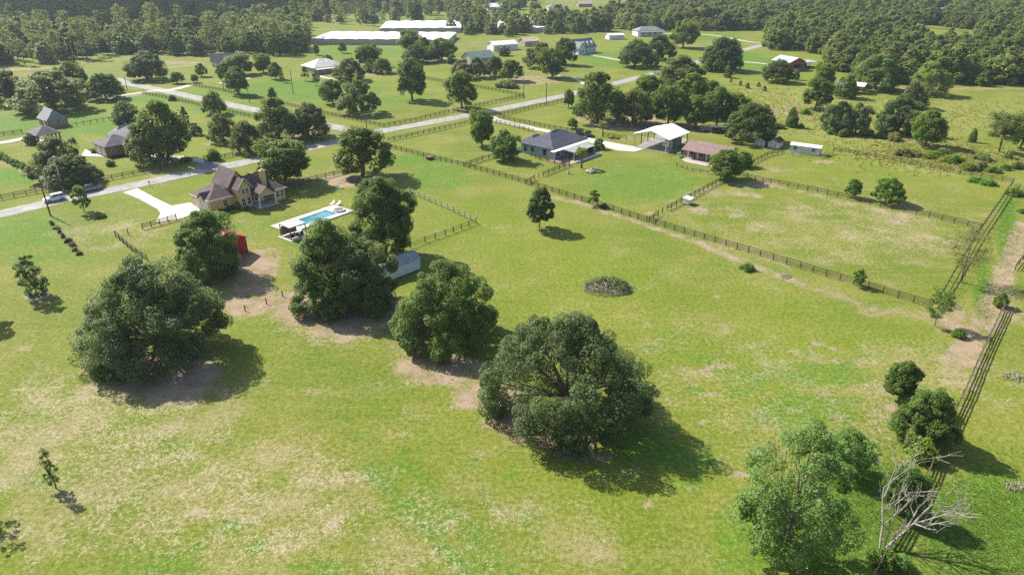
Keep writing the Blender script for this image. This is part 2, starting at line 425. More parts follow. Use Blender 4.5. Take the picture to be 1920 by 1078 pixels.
# straw specks
dry_v = mathn(N, L, 'ADD', mathn(N, L, 'ADD', mathn(N, L, 'MULTIPLY', dry_a, 0.36), mathn(N, L, 'MULTIPLY', soil_a, 0.35)), mathn(N, L, 'MULTIPLY', mathn(N, L, 'SUBTRACT', n_mid, 0.5), 0.75))
dry_v = mathn(N, L, 'ADD', dry_v, mathn(N, L, 'MULTIPLY', mathn(N, L, 'SUBTRACT', n_fine, 0.5), 0.9))
dry_v = mathn(N, L, 'ADD', dry_v, mathn(N, L, 'MULTIPLY', mathn(N, L, 'SUBTRACT', n_blade, 0.5), 1.9))
dry_f = remap(N, L, dry_v, 0.34, 0.60, 0, 0.75)
g1 = mixc(N, L, dry_f, g1, mixc(N, L, n_blade, (0.33, 0.28, 0.17), (0.47, 0.41, 0.31)))
# bare sandy soil
soil_v = mathn(N, L, 'ADD', soil_a, mathn(N, L, 'MULTIPLY', mathn(N, L, 'SUBTRACT', n_mid, 0.5), 1.5))
soil_v = mathn(N, L, 'ADD', soil_v, mathn(N, L, 'MULTIPLY', mathn(N, L, 'SUBTRACT', n_fine, 0.5), 0.8))
soil_f = remap(N, L, mathn(N, L, 'ADD', soil_v, mathn(N, L, 'MULTIPLY', mathn(N, L, 'SUBTRACT', n_blade, 0.5), 0.9)), 0.34, 0.92)
soil_c = mixc(N, L, remap(N, L, n_mid, 0.3, 0.7), (0.215, 0.150, 0.096), (0.30, 0.228, 0.155))
soil_c = mixc(N, L, remap(N, L, n_blade, 0.52, 0.68), soil_c, (0.40, 0.33, 0.25))
soil_c = mixc(N, L, remap(N, L, mot, 0.34, 0.46, 0.8, 0), soil_c, (0.095, 0.068, 0.045))
g1 = mixc(N, L, soil_f, g1, soil_c)
L.new(g1, bs.inputs['Base Color'])
bs.inputs['Roughness'].default_value = 0.9
bs.inputs['Specular IOR Level'].default_value = 0.1
bn = N.new('ShaderNodeBump'); bn.inputs['Strength'].default_value = 0.75; bn.inputs['Distance'].default_value = 0.12
L.new(mathn(N, L, 'ADD', n_fine, mathn(N, L, 'MULTIPLY', n_blade, 0.5)), bn.inputs['Height']); L.new(bn.outputs[0], bs.inputs['Normal'])

gme = np_mesh('ground', mv, gq, [gm])
ca = gme.attributes.new('ground_cover', 'FLOAT_COLOR', 'POINT')
ca.data.foreach_set('color', np.stack([mask['soil'], mask['lush'], mask['dry'], mask['rough']], 1).astype(np.float32).ravel())
tag(place('ground', gme), kind='structure')

# ---------------------------------------------------------------- roads, drives
def worn_surface(name, c1, c2, rough=0.85, scale=0.35, crack=0.5):
    m = new_mat(name); N, L = nt(m); b = N['Principled BSDF']
    pos = N.new('ShaderNodeNewGeometry').outputs['Position']
    n1 = noise(N, L, pos, scale, 5, 0.6); n2 = noise(N, L, pos, scale * 14, 4, 0.7)
    f = mathn(N, L, 'ADD', mathn(N, L, 'MULTIPLY', n1, 0.65), mathn(N, L, 'MULTIPLY', n2, 0.35))
    c = mixc(N, L, remap(N, L, f, 0.35, 0.66), c1, c2)
    vo = N.new('ShaderNodeTexVoronoi'); vo.feature = 'DISTANCE_TO_EDGE'; vo.inputs['Scale'].default_value = 0.22
    L.new(pos, vo.inputs['Vector'])
    cr = remap(N, L, vo.outputs['Distance'], 0.0, 0.02, crack, 0.0)
    c = mixc(N, L, cr, c, tuple(q * 0.55 for q in c1))
    L.new(c, b.inputs['Base Color']); b.inputs['Roughness'].default_value = rough; b.inputs['Specular IOR Level'].default_value = 0.25
    bn = N.new('ShaderNodeBump'); bn.inputs['Strength'].default_value = 0.3; bn.inputs['Distance'].default_value = 0.02
    L.new(n2, bn.inputs['Height']); L.new(bn.outputs[0], b.inputs['Normal'])
    return m
M_asphalt = worn_surface('old_asphalt', (0.21, 0.20, 0.185), (0.34, 0.325, 0.30))
M_asphalt_dark = worn_surface('drive_asphalt', (0.13, 0.135, 0.15), (0.20, 0.205, 0.22))
M_concrete = worn_surface('pale_concrete', (0.40, 0.36, 0.32), (0.54, 0.495, 0.45), crack=0.4)
M_sandy = worn_surface('sand_track', (0.36, 0.30, 0.22), (0.52, 0.46, 0.37), crack=0.0)
M_lane = worn_surface('pale_lane', (0.36, 0.33, 0.28), (0.50, 0.47, 0.42), crack=0.0)
def smooth_path(w, step=4.0):
    w = [Vector((*p, 0)) for p in w]; out = []
    for i in range(len(w) - 1):
        p0, p1, p2, p3 = w[max(i - 1, 0)], w[i], w[i + 1], w[min(i + 2, len(w) - 1)]
        n = max(2, int((p2 - p1).length / step))
        for k in range(n):
            t = k / n
            out.append(0.5 * ((2 * p1) + (p2 - p0) * t + (2 * p0 - 5 * p1 + 4 * p2 - p3) * t * t + (3 * p1 - p0 - 3 * p2 + p3) * t ** 3))
    return out + [w[-1]]
def ribbon(name, pts, width, mat, z, px=True, rag=0.18, seed=1):
    rr = random.Random(seed)
    p = smooth_path([G(*q) for q in pts] if px else pts, 2.5)
    mb = MB(); vs = []; fs = []
    for i, c in enumerate(p):
        d = (p[min(i + 1, len(p) - 1)] - p[max(i - 1, 0)]).normalized(); n = Vector((-d.y, d.x, 0))
        a = c + n * (width / 2 + rr.uniform(-rag, rag)); b = c - n * (width / 2 + rr.uniform(-rag, rag))
        vs += [(a.x, a.y, z), (b.x, b.y, z)]
        if i: k = 2 * i; fs.append((k - 2, k - 1, k + 1, k))
    mb.add(vs, fs)
    return mb.build(name, mat)
def slab(name, pts, mat, z0, z1, px=True):
    w = [G(*q) for q in pts] if px else pts
    a = sum(w[i][0] * w[(i + 1) % len(w)][1] - w[(i + 1) % len(w)][0] * w[i][1] for i in range(len(w)))
    if a < 0: w = w[::-1]
    return MB().prism(w, z0, z1).build(name, mat)
main_w = [G(-120, 430), G(0, 402), G(120, 374), G(260, 346), G(400, 316), G(490, 298), G(620, 268), G(700, 249), G(800, 231), G(900, 212), G(1060, 179), G(1220, 140), G(1310, 116), G(1440, 82), G(1475, 72)]
tag(ribbon('road', main_w, 6.0, M_asphalt, 0.016, px=False), kind='structure')
cross_w = [G(693, 249), G(640, 241), G(480, 207), G(390, 188), G(300, 169), G(235, 156), G(215, 148)]
tag(ribbon('side_road', cross_w, 6.0, M_asphalt, 0.024, px=False, seed=3), kind='structure')
tag(ribbon('path', [(300, 172), (330, 167), (357, 160)], 4.0, M_lane, 0.032, seed=4), kind='structure')
tag(ribbon('path', [(300, 169), (250, 176), (210, 182)], 3.0, M_sandy, 0.034, seed=5), kind='structure')
tag(ribbon('path', [(905, 213), (935, 226), (1000, 241), (1060, 253), (1110, 263), (1170, 276)], 3.6, M_lane, 0.03, seed=6), kind='structure')
tag(ribbon('path', [(1440, 82), (1400, 78), (1330, 66), (1230, 63)], 3.2, M_lane, 0.03, seed=7), kind='structure')
tag(ribbon('path', [(1165, 114), (1120, 106), (1080, 103)], 2.6, M_lane, 0.03, seed=8), kind='structure')
tag(ribbon('path', [(1110, 170), (1080, 148), (1045, 143)], 2.4, M_lane, 0.03, seed=9), kind='structure')
tag(ribbon('path', [(1350, 118), (1400, 117), (1440, 121)], 2.6, M_lane, 0.03, seed=10), kind='structure')
tag(ribbon('path', [(-60, 271), (0, 268), (30, 263), (52, 258)], 4.0, M_concrete, 0.03, seed=11), kind='structure')
tag(ribbon('path', [(410, 157), (440, 151), (470, 147)], 2.6, M_lane, 0.03, seed=12), kind='structure')
tag(ribbon('path', [(640, 150), (610, 146), (590, 140)], 2.4, M_lane, 0.03, seed=13), kind='structure')
tag(slab('driveway', [(230, 361), (258, 353.5), (290, 371), (322, 386), (357, 380), (378, 395), (345, 408), (330, 412), (291, 418), (301, 401), (296, 393), (262, 374)], M_concrete, -0.1, 0.05), kind='structure')
tag(slab('driveway', [(152, 293), (160, 280), (180, 284), (200, 296), (235, 288), (300, 287), (300, 296), (235, 296)], M_concrete, -0.1, 0.05), kind='structure')
tag(slab('driveway', [(298, 293), (345, 293), (385, 300), (380, 306), (330, 298), (298, 297)], M_concrete, -0.1, 0.045), kind='structure')
tag(slab('driveway', [(372, 300), (392, 300), (424, 312), (380, 319), (362, 314), (376, 308)], M_asphalt_dark, -0.1, 0.04), kind='structure')
tag(slab('driveway', [(1085, 258), (1128, 264), (1210, 279), (1190, 285), (1160, 283), (1120, 272), (1088, 262)], M_concrete, -0.1, 0.05), kind='structure')
tag(slab('driveway', [(1190, 277), (1252, 288), (1292, 262), (1236, 250)], worn_surface('pavilion_floor', (0.20, 0.19, 0.18), (0.30, 0.29, 0.27)), -0.1, 0.055), kind='structure')
# ---------------------------------------------------------------- trees
M_bark = paint('oak_bark', (0.17, 0.135, 0.105), 0.9, 0.4, 2.0, 0.1, bump=0.6, bscale=5, streak=(1, 1, 0.25))
M_bark_red = paint('pine_bark', (0.20, 0.135, 0.095), 0.9, 0.4, 2.0, 0.1, bump=0.6, bscale=5, streak=(1, 1, 0.3))
M_dead = paint('bleached_wood', (0.30, 0.27, 0.235), 0.85, 0.3, 1.5, 0.15, bump=0.5, bscale=6, streak=(1, 1, 0.3))
LEAF_OAK = leaf_material('live_oak_leaf', (0.078, 0.112, 0.034), (0.220, 0.274, 0.098), 0.44)
LEAF_MID = leaf_material('broad_leaf', (0.080, 0.134, 0.024), (0.235, 0.305, 0.066), 0.46)
LEAF_FRESH = leaf_material('fresh_leaf', (0.105, 0.185, 0.034), (0.250, 0.350, 0.085), 0.46)
LEAF_PINE = leaf_material('pine_needle', (0.095, 0.130, 0.050), (0.225, 0.250, 0.115), 0.4)
LEAF_GREY = leaf_material('grey_leaf', (0.112, 0.138, 0.064), (0.240, 0.270, 0.138), 0.4)
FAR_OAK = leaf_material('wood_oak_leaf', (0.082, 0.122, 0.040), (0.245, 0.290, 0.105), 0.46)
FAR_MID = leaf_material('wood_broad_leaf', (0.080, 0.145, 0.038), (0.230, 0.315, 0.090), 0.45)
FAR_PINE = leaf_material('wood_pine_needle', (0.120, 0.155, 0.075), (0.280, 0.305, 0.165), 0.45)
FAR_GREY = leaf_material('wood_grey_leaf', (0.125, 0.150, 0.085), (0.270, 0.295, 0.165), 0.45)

def unit(a):
    return a / np.maximum(np.linalg.norm(a, axis=-1, keepdims=True), 1e-9)
def leaf_cloud(cen, rad, per, size, rg, squash=0.8, up=0.8, rnd=0.5, aspect=0.6, shell=0.72):
    """leaf sprays spread over and through clumps; returns verts, quads, tint"""
    n = len(cen) * per
    c = np.repeat(cen, per, 0); r = np.repeat(rad, per)
    d = unit(rg.normal(size=(n, 3)))
    rr = r * (shell + (1.08 - shell) * np.sqrt(rg.random(n)))
    p = c + d * rr[:, None] * np.array([1, 1, squash])
    nr = unit(d * 0.62 + np.array([-.12, .06, up]) + rg.normal(size=(n, 3)) * rnd)
    t = unit(np.cross(nr, rg.normal(size=(n, 3)))); b = np.cross(nr, t)
    ln = (size * (0.65 + 0.7 * rg.random(n)) * 0.5)[:, None]
    bend = nr * ln * 0.25
    v = np.stack([p + t * ln - bend, p + b * ln * aspect, p - t * ln - bend, p - b * ln * aspect], 1).reshape(-1, 3)
    q = np.arange(4 * n).reshape(-1, 4)
    ti = np.repeat(np.clip(np.repeat(rg.random(len(cen)), per) * 0.55 + rg.random(n) * 0.45, 0, 1), 4)
    return v, q, ti
def tubes(paths, rg):
    """paths: list of (pts Nx3, radii N, sides)"""
    V_, Q_ = [], []; k = 0
    for pts, rad, n in paths:
        pts = np.asarray(pts, float); m = len(pts)
        d = unit(np.gradient(pts, axis=0))
        ref = np.where(np.abs(d[:, 2:3]) > 0.9, np.array([[1., 0, 0]]), np.array([[0, 0, 1.]]))
        a = unit(np.cross(d, ref)); b = np.cross(d, a)
        th = np.arange(n) * 2 * np.pi / n
        ring = pts[:, None] + (a[:, None] * np.cos(th)[None, :, None] + b[:, None] * np.sin(th)[None, :, None]) * np.asarray(rad, float)[:, None, None]
        V_.append(ring.reshape(-1, 3))
        i = np.arange(m - 1)[:, None] * n; j = np.arange(n)[None]; j2 = (j + 1) % n
        Q_.append((k + np.stack([i + j, i + j2, i + n + j2, i + n + j], -1)).reshape(-1, 4))
        k += m * n
    return np.concatenate(V_), np.concatenate(Q_)
def bez(a, b, c, n):
    t = np.linspace(0, 1, n)[:, None]
    return (1 - t) ** 2 * a + 2 * t * (1 - t) * b + t ** 2 * c
FORMS = {   # rings of lobes: (count, radius share, height share of the crown)
 'oak': [(8, .70, .20), (7, .50, .50), (3, .22, .80)],
 'dome': [(9, .74, .16), (8, .58, .42), (5, .34, .68), (1, .05, .90)],
 'oval': [(6, .58, .17), (6, .62, .42), (5, .46, .66), (2, .16, .88)],
 'tall': [(5, .50, .12), (6, .64, .34), (6, .58, .56), (4, .38, .76), (1, .06, .92)],
 'small': [(4, .52, .22), (4, .50, .52), (2, .2, .82)],
}
def tree_shape(seed, h, rad, base=0.1, form='oval', lobe=0.36, nc=12, clump=0.38, per=120, leaf=0.35, trunk=0.35, fork=0.2, squash=0.85, lean=0.0, twigs=True, sides=8, open_=0.0, per_up=0.95, trunks=1, jit=1.0, **_):
    """broad-leaved tree: trunk, limbs to each lobe, leaf clumps over the lobes with gaps between"""
    rg = np.random.default_rng(seed)
    zb = base * h; Hc = h - zb
    cen, lrad = [], []
    for n, rs, zs in FORMS[form]:
        a0 = rg.uniform(0, 6.28)
        for k in range(n):
            r_l = lobe * rad * rg.uniform(.68, 1.22)
            a = a0 + (k + rg.uniform(-.28, .28) * jit) * 6.2832 / n
            q = rad * rs * (1 + rg.uniform(-.24, .22) * jit)
            q = min(q, rad * 1.04 - r_l * .8)
            z = zb + Hc * (zs + rg.uniform(-.07, .07) * jit)
            z = min(max(z, zb + r_l * squash * .85), h - r_l * squash * rg.uniform(.95, 1.15))
            cen.append((q * math.cos(a), q * math.sin(a), z)); lrad.append(r_l)
    cen = np.array(cen); lrad = np.array(lrad)
    mid = np.array([0, 0, zb + Hc * 0.4])
    cc, cr = [], []
    for c, r in zip(cen, lrad):
        d = unit(rg.normal(size=(nc * 3, 3)))
        out = unit(c - mid)
        keep = d[(d @ out + 0.3 * d[:, 2]) > -0.35][:nc]
        rr = r * clump * rg.uniform(.6, 1.3, len(keep))
        cc.append(c + keep * ((r - rr * .55) * rg.uniform(.8, 1.12, len(keep)))[:, None] * np.array([1, 1, squash])); cr.append(rr)
    d = unit(rg.normal(size=(nc, 3))); cc.append(mid + d * np.array([rad * .3, rad * .3, Hc * .25])); cr.append(np.full(nc, rad * .16))
    cc = np.concatenate(cc); cr = np.concatenate(cr)
    if open_ > 0:
        k = rg.random(len(cc)) > open_; cc, cr = cc[k], cr[k]
    cc[:, 2] = np.maximum(cc[:, 2], cr * squash * .8 + 0.2)
    lv, lq, lt = leaf_cloud(cc, cr, per, leaf, rg, squash=squash, up=per_up)
    lv[:, 2] = np.maximum(lv[:, 2], 0.08)
    paths = []
    fk = fork * h
    tk = trunk / (trunks ** 0.5)
    roots = [np.array([0., 0, 0])] if trunks == 1 else [np.array([0.09 * h * math.cos(a), 0.05 * h * math.sin(a), 0]) for a in np.linspace(0.3, 5.6, trunks)]
    forks = []
    for r0 in roots:
        f = np.array([lean * fk + rg.uniform(-.03, .03) * h + r0[0] * 1.3, rg.uniform(-.03, .03) * h + r0[1] * 1.3, fk])
        forks.append(f)
        tp = bez(r0 + np.array([0, 0, -0.15]), np.array([r0[0] + rg.uniform(-.2, .2), r0[1] + rg.uniform(-.2, .2), fk * 0.5]), f, 6)
        paths.append((tp, tk * np.array([1.45, 1.1, 1.0, 0.95, 0.92, 0.95]), sides))
    for i, c in enumerate(cen):
        f = forks[i % len(forks)]
        m = (f + c) / 2 + np.array([0, 0, 0.07 * h]) * rg.uniform(.2, 1) + rg.normal(size=3) * 0.035 * h
        p = bez(f + np.array([0, 0, -0.1]), m, c, 6)
        r0 = tk * rg.uniform(0.38, 0.6)
        paths.append((p, np.linspace(r0, r0 * 0.2, 6), max(4, sides - 2)))
        if twigs:
            near = np.argsort(np.linalg.norm(cc - c, axis=1))[:max(2, nc // 2)]
            for j in near:
                s = p[rg.integers(2, 6)]
                paths.append((bez(s, (s + cc[j]) / 2 + rg.normal(size=3) * 0.15, cc[j], 4), np.linspace(r0 * 0.3, 0.02, 4), 4))
    tv, tq = tubes(paths, rg)
    return (tv, tq), (lv, lq, lt), h, rad * 2
def pine_shape(seed, h, rad, per=60, leaf=0.5, bare=0.45, whorls=8, trunk=0.22, sides=7):
    rg = np.random.default_rng(seed); cc, cr, paths = [], [], []
    top = np.array([rg.uniform(-.03, .03) * h, rg.uniform(-.03, .03) * h, h * 0.98])
    tp = bez(np.array([0, 0, -.1]), np.array([rg.uniform(-.02, .02) * h, 0, h / 2]), top, 7)
    paths.append((tp, np.linspace(trunk * 1.2, trunk * 0.15, 7), sides))
    for w in range(whorls):
        t = bare + (1 - bare) * (w + .3) / whorls
        c0 = tp[0] + (top - tp[0]) * t
        rw = rad * (0.55 + 0.45 * math.sin(min(1, (1 - t) / (1 - bare) + 0.15) * 2.4)) * rg.uniform(.75, 1.1)
        for k in range(rg.integers(3, 5)):
            a = rg.uniform(0, 6.28); e = c0 + np.array([rw * math.cos(a), rw * math.sin(a), rw * rg.uniform(.05, .5)])
            paths.append((bez(c0, (c0 + e) / 2 + np.array([0, 0, -.1]), e, 4), np.linspace(trunk * .28, .03, 4), 4))
            for s in (1.0, 0.62):
                cc.append(c0 + (e - c0) * s + rg.normal(size=3) * 0.15); cr.append(rad * rg.uniform(.22, .36))
    cc.append(top); cr.append(rad * .3)
    lv, lq, lt = leaf_cloud(np.array(cc), np.array(cr), per, leaf, rg, squash=0.75, up=0.25, rnd=0.9, aspect=0.3, shell=0.25)
    tv, tq = tubes(paths, rg)
    return (tv, tq), (lv, lq, lt), h, rad * 2
def cone_shape(seed, h, rad, per=45, leaf=0.3, n=120, power=0.8):
    """dense conifer with foliage to the ground"""
    rg = np.random.default_rng(seed)
    t = rg.random(n) ** 1.2; a = rg.uniform(0, 6.28, n)
    prof = np.sin(np.clip((1 - t) ** power, 0, 1) * 1.9) * 0.98
    rr = rad * prof * rg.uniform(.72, 1.0, n)
    cc = np.stack([rr * np.cos(a), rr * np.sin(a), 0.06 * h + t * h * 0.9], 1)
    lv, lq, lt = leaf_cloud(cc, np.full(n, rad * .26), per, leaf, rg, squash=1.1, up=0.3)
    lv[:, 2] = np.maximum(lv[:, 2], .05)
    tv, tq = tubes([(np.array([[0, 0, -.1], [0, 0, h * .5], [0, 0, h * .9]]), np.array([.2, .14, .04]) * h / 8, 6)], rg)
    return (tv, tq), (lv, lq, lt), h, rad * 2
def bush_shape(seed, h, rad, n=26, per=70, leaf=0.28):
    rg = np.random.default_rng(seed)
    d = unit(rg.normal(size=(n, 3))); d[:, 2] = np.abs(d[:, 2])
    cc = d * np.array([rad, rad, h]) * rg.uniform(.35, .8, (n, 1)); cr = rg.uniform(.22, .4, n) * rad
    cc[:, 2] = np.maximum(cc[:, 2], cr * .6)
    lv, lq, lt = leaf_cloud(cc, cr, per, leaf, rg, squash=h / rad * 0.9 if h < rad else 1.0)
    lv[:, 2] = np.maximum(lv[:, 2], .04)
    paths = [(bez(np.array([0, 0, -.05]), c * np.array([.3, .3, .6]), c, 4), np.linspace(.06, .015, 4) * (0.4 + rad * .4), 4) for c in cc[:9]]
    tv, tq = tubes(paths, rg)
    return (tv, tq), (lv, lq, lt), h, rad * 2
def palm_shape(seed, h, rad, nf=34):
    rg = np.random.default_rng(seed); k = 0
    c = np.array([0, 0, h - rad * 0.95]); V_, T_ = [], []
    for i in range(nf):
        az = i * 2.4; el = math.asin(min(.98, -0.55 + 1.5 * (i + .5) / nf))
        d = np.array([math.cos(az) * math.cos(el), math.sin(az) * math.cos(el), math.sin(el)])
        side = unit(np.cross(d, [0, 0, 1.0001])); upv = np.cross(side, d)
        st = c + d * rad * .45
        for j in np.linspace(-1.2, 1.2, 13):      # fan of blades on each frond
            e = d * math.cos(j) + side * math.sin(j)
            ln = rad * rg.uniform(.42, .6); p1 = st + e * ln + np.array([0, 0, -abs(j) * .08 * rad - .12 * rad * rg.random()])
            w = upv * .03 + side * .05 * rad
            V_.append([st, st + e * ln * .5 + w, p1, st + e * ln * .5 - w]); T_ += [rg.random()] * 4
    lv = np.array(V_).reshape(-1, 3); lq = np.arange(len(lv)).reshape(-1, 4)
    paths = [(np.array([[0, 0, -.1], [0.05, 0, h * .4], [0, 0.04, h - rad]]), np.array([.26, .2, .22]), 8)]
    tv, tq = tubes(paths, rg)
    return (tv, tq), (lv, lq, np.array(T_)), h, rad * 2

LIB = {}
def lib(kind, shape, leaf, bark=M_bark, merged=False):
    (tv, tq), (lv, lq, lt), h, w = shape
    if merged:
        me = np_mesh(kind, np.concatenate([tv, lv]), np.concatenate([tq, lq + len(tv)]), [bark, leaf],
                     np.concatenate([np.zeros(len(tq)), np.ones(len(lq))]), np.concatenate([np.zeros(len(tv)), lt]))
        LIB.setdefault(kind, []).append((me, None, h, w))
    else:
        LIB.setdefault(kind, []).append((np_mesh('trunk', tv, tq, [bark], smooth=True), np_mesh('crown', lv, lq, [leaf], tint=lt), h, w))
for s in range(4): lib('oak', tree_shape(40 + s, 10, 6.8, base=.13, form=['oak', 'dome'][s % 2], lobe=.33, nc=13, clump=.40, per=100, leaf=.38, trunk=.42, fork=.2, squash=.8, open_=.12), LEAF_OAK)
for s in range(5): lib('round', tree_shape(60 + s, 10, 4.3, base=.17, form=['oval', 'tall'][s % 2], lobe=.36, nc=12, clump=.42, per=82, leaf=.35, trunk=.26, fork=.26, squash=.95, open_=.14), LEAF_MID)
for s in range(2): lib('grey', tree_shape(80 + s, 10, 5.2, base=.03, form='oval', lobe=.36, nc=12, clump=.40, per=95, leaf=.35, trunk=.26, fork=.16, squash=.9), LEAF_GREY)
for s in range(2): lib('fresh', tree_shape(90 + s, 8, 3.2, base=.05, form='oval', lobe=.38, nc=9, clump=.42, per=75, leaf=.32, trunk=.16, fork=.16, squash=1.0), LEAF_FRESH)
for s in range(2): lib('stems', tree_shape(95 + s, 10, 5.0, base=.16, form='dome', lobe=.32, nc=9, clump=.42, per=80, leaf=.38, trunk=.26, fork=.3, squash=.9, trunks=3), LEAF_MID)
for s in range(2): lib('sapling', tree_shape(100 + s, 5, 1.6, base=.2, form='small', lobe=.42, nc=7, clump=.44, per=40, leaf=.26, trunk=.07, fork=.3, squash=1.05, sides=6), LEAF_MID)
for s in range(2): lib('young_pine', pine_shape(110 + s, 6, 1.6, per=45, leaf=.42, bare=.15, whorls=8, trunk=.09), LEAF_PINE, M_bark_red)
for s in range(2): lib('pine', pine_shape(120 + s, 12, 3.2, per=60, leaf=.55, bare=.38, whorls=9), LEAF_PINE, M_bark_red)
lib('cone', cone_shape(130, 7, 2.6, per=60, leaf=.32, n=130), LEAF_OAK)
lib('spire', cone_shape(131, 7, 1.2, per=40, leaf=.3, n=70, power=1.1), LEAF_OAK)
for s in range(3): lib('bush', bush_shape(140 + s, 1.8, 1.6), LEAF_MID)
for s in range(2): lib('grey_bush', bush_shape(145 + s, 1.8, 1.6), LEAF_GREY)
for s in range(2): lib('palm', palm_shape(150 + s, 6, 1.7), LEAF_MID)
for s in range(4): lib('far_oak', tree_shape(160 + s, 11, 6.0, base=.02, form=['oak', 'dome'][s % 2], lobe=.34, nc=6, clump=.46, per=26, leaf=.95, trunk=.35, fork=.2, squash=.85, twigs=False, sides=5), FAR_OAK, merged=True)
for s in range(3): lib('far_round', tree_shape(170 + s, 11, 4.6, base=.06, form='oval', lobe=.37, nc=6, clump=.46, per=24, leaf=.85, trunk=.3, fork=.2, squash=.95, twigs=False, sides=5), FAR_MID, merged=True)
for s in range(3): lib('far_pine', pine_shape(180 + s, 15, 2.9, per=14, leaf=1.0, bare=.35, whorls=8, sides=5), FAR_PINE, M_bark_red, merged=True)
for s in range(2): lib('far_grey', tree_shape(185 + s, 10, 5.0, base=.02, form='oval', lobe=.36, nc=6, clump=.46, per=24, leaf=.85, trunk=.3, fork=.2, squash=.9, twigs=False, sides=5), FAR_GREY, merged=True)

NAMES = dict(oak='oak_tree', round='broadleaf_tree', grey='grey_green_tree', fresh='bright_green_tree', stems='multi_stem_tree', sapling='sapling', young_pine='young_pine', pine='pine_tree', cone='cedar_tree', spire='narrow_conifer', bush='bush', grey_bush='bush', palm='palm_tree')
_vi = {}
def plant(kind, bx, by, ty, wpx, label, tint=(1, 1, 1), group=None, variant=None, rz=None):
    X, Y = G(bx, by)
    h = height_at(bx, by, ty)
    w = wpx * metres_per_pixel(bx, by, h * 0.5)
    k = _vi.get(kind, 0) if variant is None else variant; _vi[kind] = k + 1
    tm, cm, h0, w0 = LIB[kind][k % len(LIB[kind])]
    if rz is None: rz = random.uniform(0, 6.28)
    t = thing(NAMES[kind], label, 'bush' if 'bush' in kind else 'tree', (X, Y, 0), 0, group)
    sc = (w / w0 * 1.06, w / w0 * 1.06, h / h0 * 1.02)
    place('trunk' if 'bush' not in kind else 'stems', tm, t, rot=(0, 0, rz), scale=sc)
    c = place('crown' if 'bush' not in kind else 'foliage', cm, t, rot=(0, 0, rz), scale=sc)
    c.color = (*tint, 1)
    return t
def own_tree(name, label, bx, by, shape, leaf, rz=0.0, bark=M_bark, tint=(1, 1, 1)):
    (tv, tq), (lv, lq, lt), h, w = shape
    X, Y = G(bx, by)
    t = thing(name, label, 'tree', (X, Y, 0), rz)
    place('trunk', np_mesh('trunk', tv, tq, [bark], smooth=True), t)
    c = place('crown', np_mesh('crown', lv, lq, [leaf], tint=lt), t)
    c.color = (*tint, 1)
    return t
# ---------------------------------------------------------------- the large near trees, each with its own shape
own_tree('oak_tree', 'huge dark live oak with low spreading crown, left of the red barn', 299, 660,
         tree_shape(1, 15.0, 9.9, base=.02, form='oak', lobe=.36, nc=20, clump=.36, per=400, leaf=.26, open_=.1, trunk=.62, fork=.14, squash=.82, sides=10), LEAF_OAK, 0.4, tint=(.84, .94, .95))
own_tree('oak_tree', 'huge round live oak in the middle of the pasture beside a dirt strip', 1058, 772,
         tree_shape(22, 14.6, 11.4, base=.02, form='dome', lobe=.29, nc=15, clump=.38, per=350, leaf=.25, trunk=.6, fork=.16, squash=.9, sides=10, open_=.2), LEAF_OAK, 1.1, tint=(.92, 1.0, .98))
own_tree('broadleaf_tree', 'full leafy tree right of the white walled shed, its trunk in bare soil', 838, 634,
         tree_shape(3, 13.4, 8.3, base=.02, form='dome', lobe=.30, nc=16, clump=.40, per=280, leaf=.27, trunk=.42, fork=.2, squash=1.0, sides=10, open_=.18), LEAF_MID, 2.0, tint=(.9, 1.0, .95))
own_tree('broadleaf_tree', 'tall upright tree rising behind the white walled shed beside the pool', 724, 480,
         tree_shape(14, 16.3, 7.2, base=.14, form='tall', lobe=.34, nc=15, clump=.40, per=240, leaf=.28, trunk=.42, fork=.25, squash=1.0, sides=8), LEAF_MID, .2, tint=(.92, .98, 1))
own_tree('broadleaf_tree', 'wide leafy tree in front of the pool cabana', 628, 568,
         tree_shape(5, 16.0, 7.4, base=.0, form='dome', lobe=.33, nc=15, clump=.40, per=240, leaf=.28, trunk=.4, fork=.16, squash=1.0, sides=8), LEAF_MID, 1.5, tint=(.92, 1.0, 1))
own_tree('grey_green_tree', 'greyish leafy tree hiding the near end of the white walled shed', 690, 572,
         tree_shape(6, 12.2, 5.6, base=.0, form='tall', lobe=.38, nc=14, clump=.40, per=230, leaf=.26, trunk=.3, fork=.18, squash=1.0, sides=8), LEAF_OAK, 1.5, tint=(1.2, 1.2, 1.15))
own_tree('broadleaf_tree', 'dense leafy tree standing in front of the red barn', 394, 514,
         tree_shape(7, 12.4, 6.7, base=.0, form='oval', lobe=.36, nc=15, clump=.40, per=240, leaf=.28, trunk=.34, fork=.18, squash=.95, sides=8), LEAF_MID, 0.9, tint=(.85, .95, 1.02))
own_tree('open_crowned_tree', 'tall open pale green tree beside the bleached dead tree', 1468, 1046,
         tree_shape(8, 16.6, 6.0, base=.04, form='tall', lobe=.34, nc=12, clump=.40, per=150, leaf=.25, trunk=.22, fork=.3, squash=.95, sides=8, open_=.38), LEAF_FRESH, 0.3, tint=(.92, .98, 1.15))
own_tree('broadleaf_tree', 'full dark green tree against the board fence at the right', 1726, 826,
         tree_shape(9, 8.0, 3.7, base=.06, form='dome', lobe=.32, nc=14, clump=.42, per=130, leaf=.22, trunk=.16, fork=.2, squash=1.0, sides=8, open_=.15), LEAF_MID, 0.3, tint=(.85, .95, .95))
own_tree('broadleaf_tree', 'slender dark green tree above the fuller one at the board fence', 1684, 752,
         tree_shape(10, 6.6, 2.2, base=.14, form='tall', lobe=.44, nc=11, clump=.42, per=90, leaf=.22, trunk=.11, fork=.26, squash=1.05, sides=8, open_=.04), LEAF_MID, 0.3, tint=(.85, .95, .95))
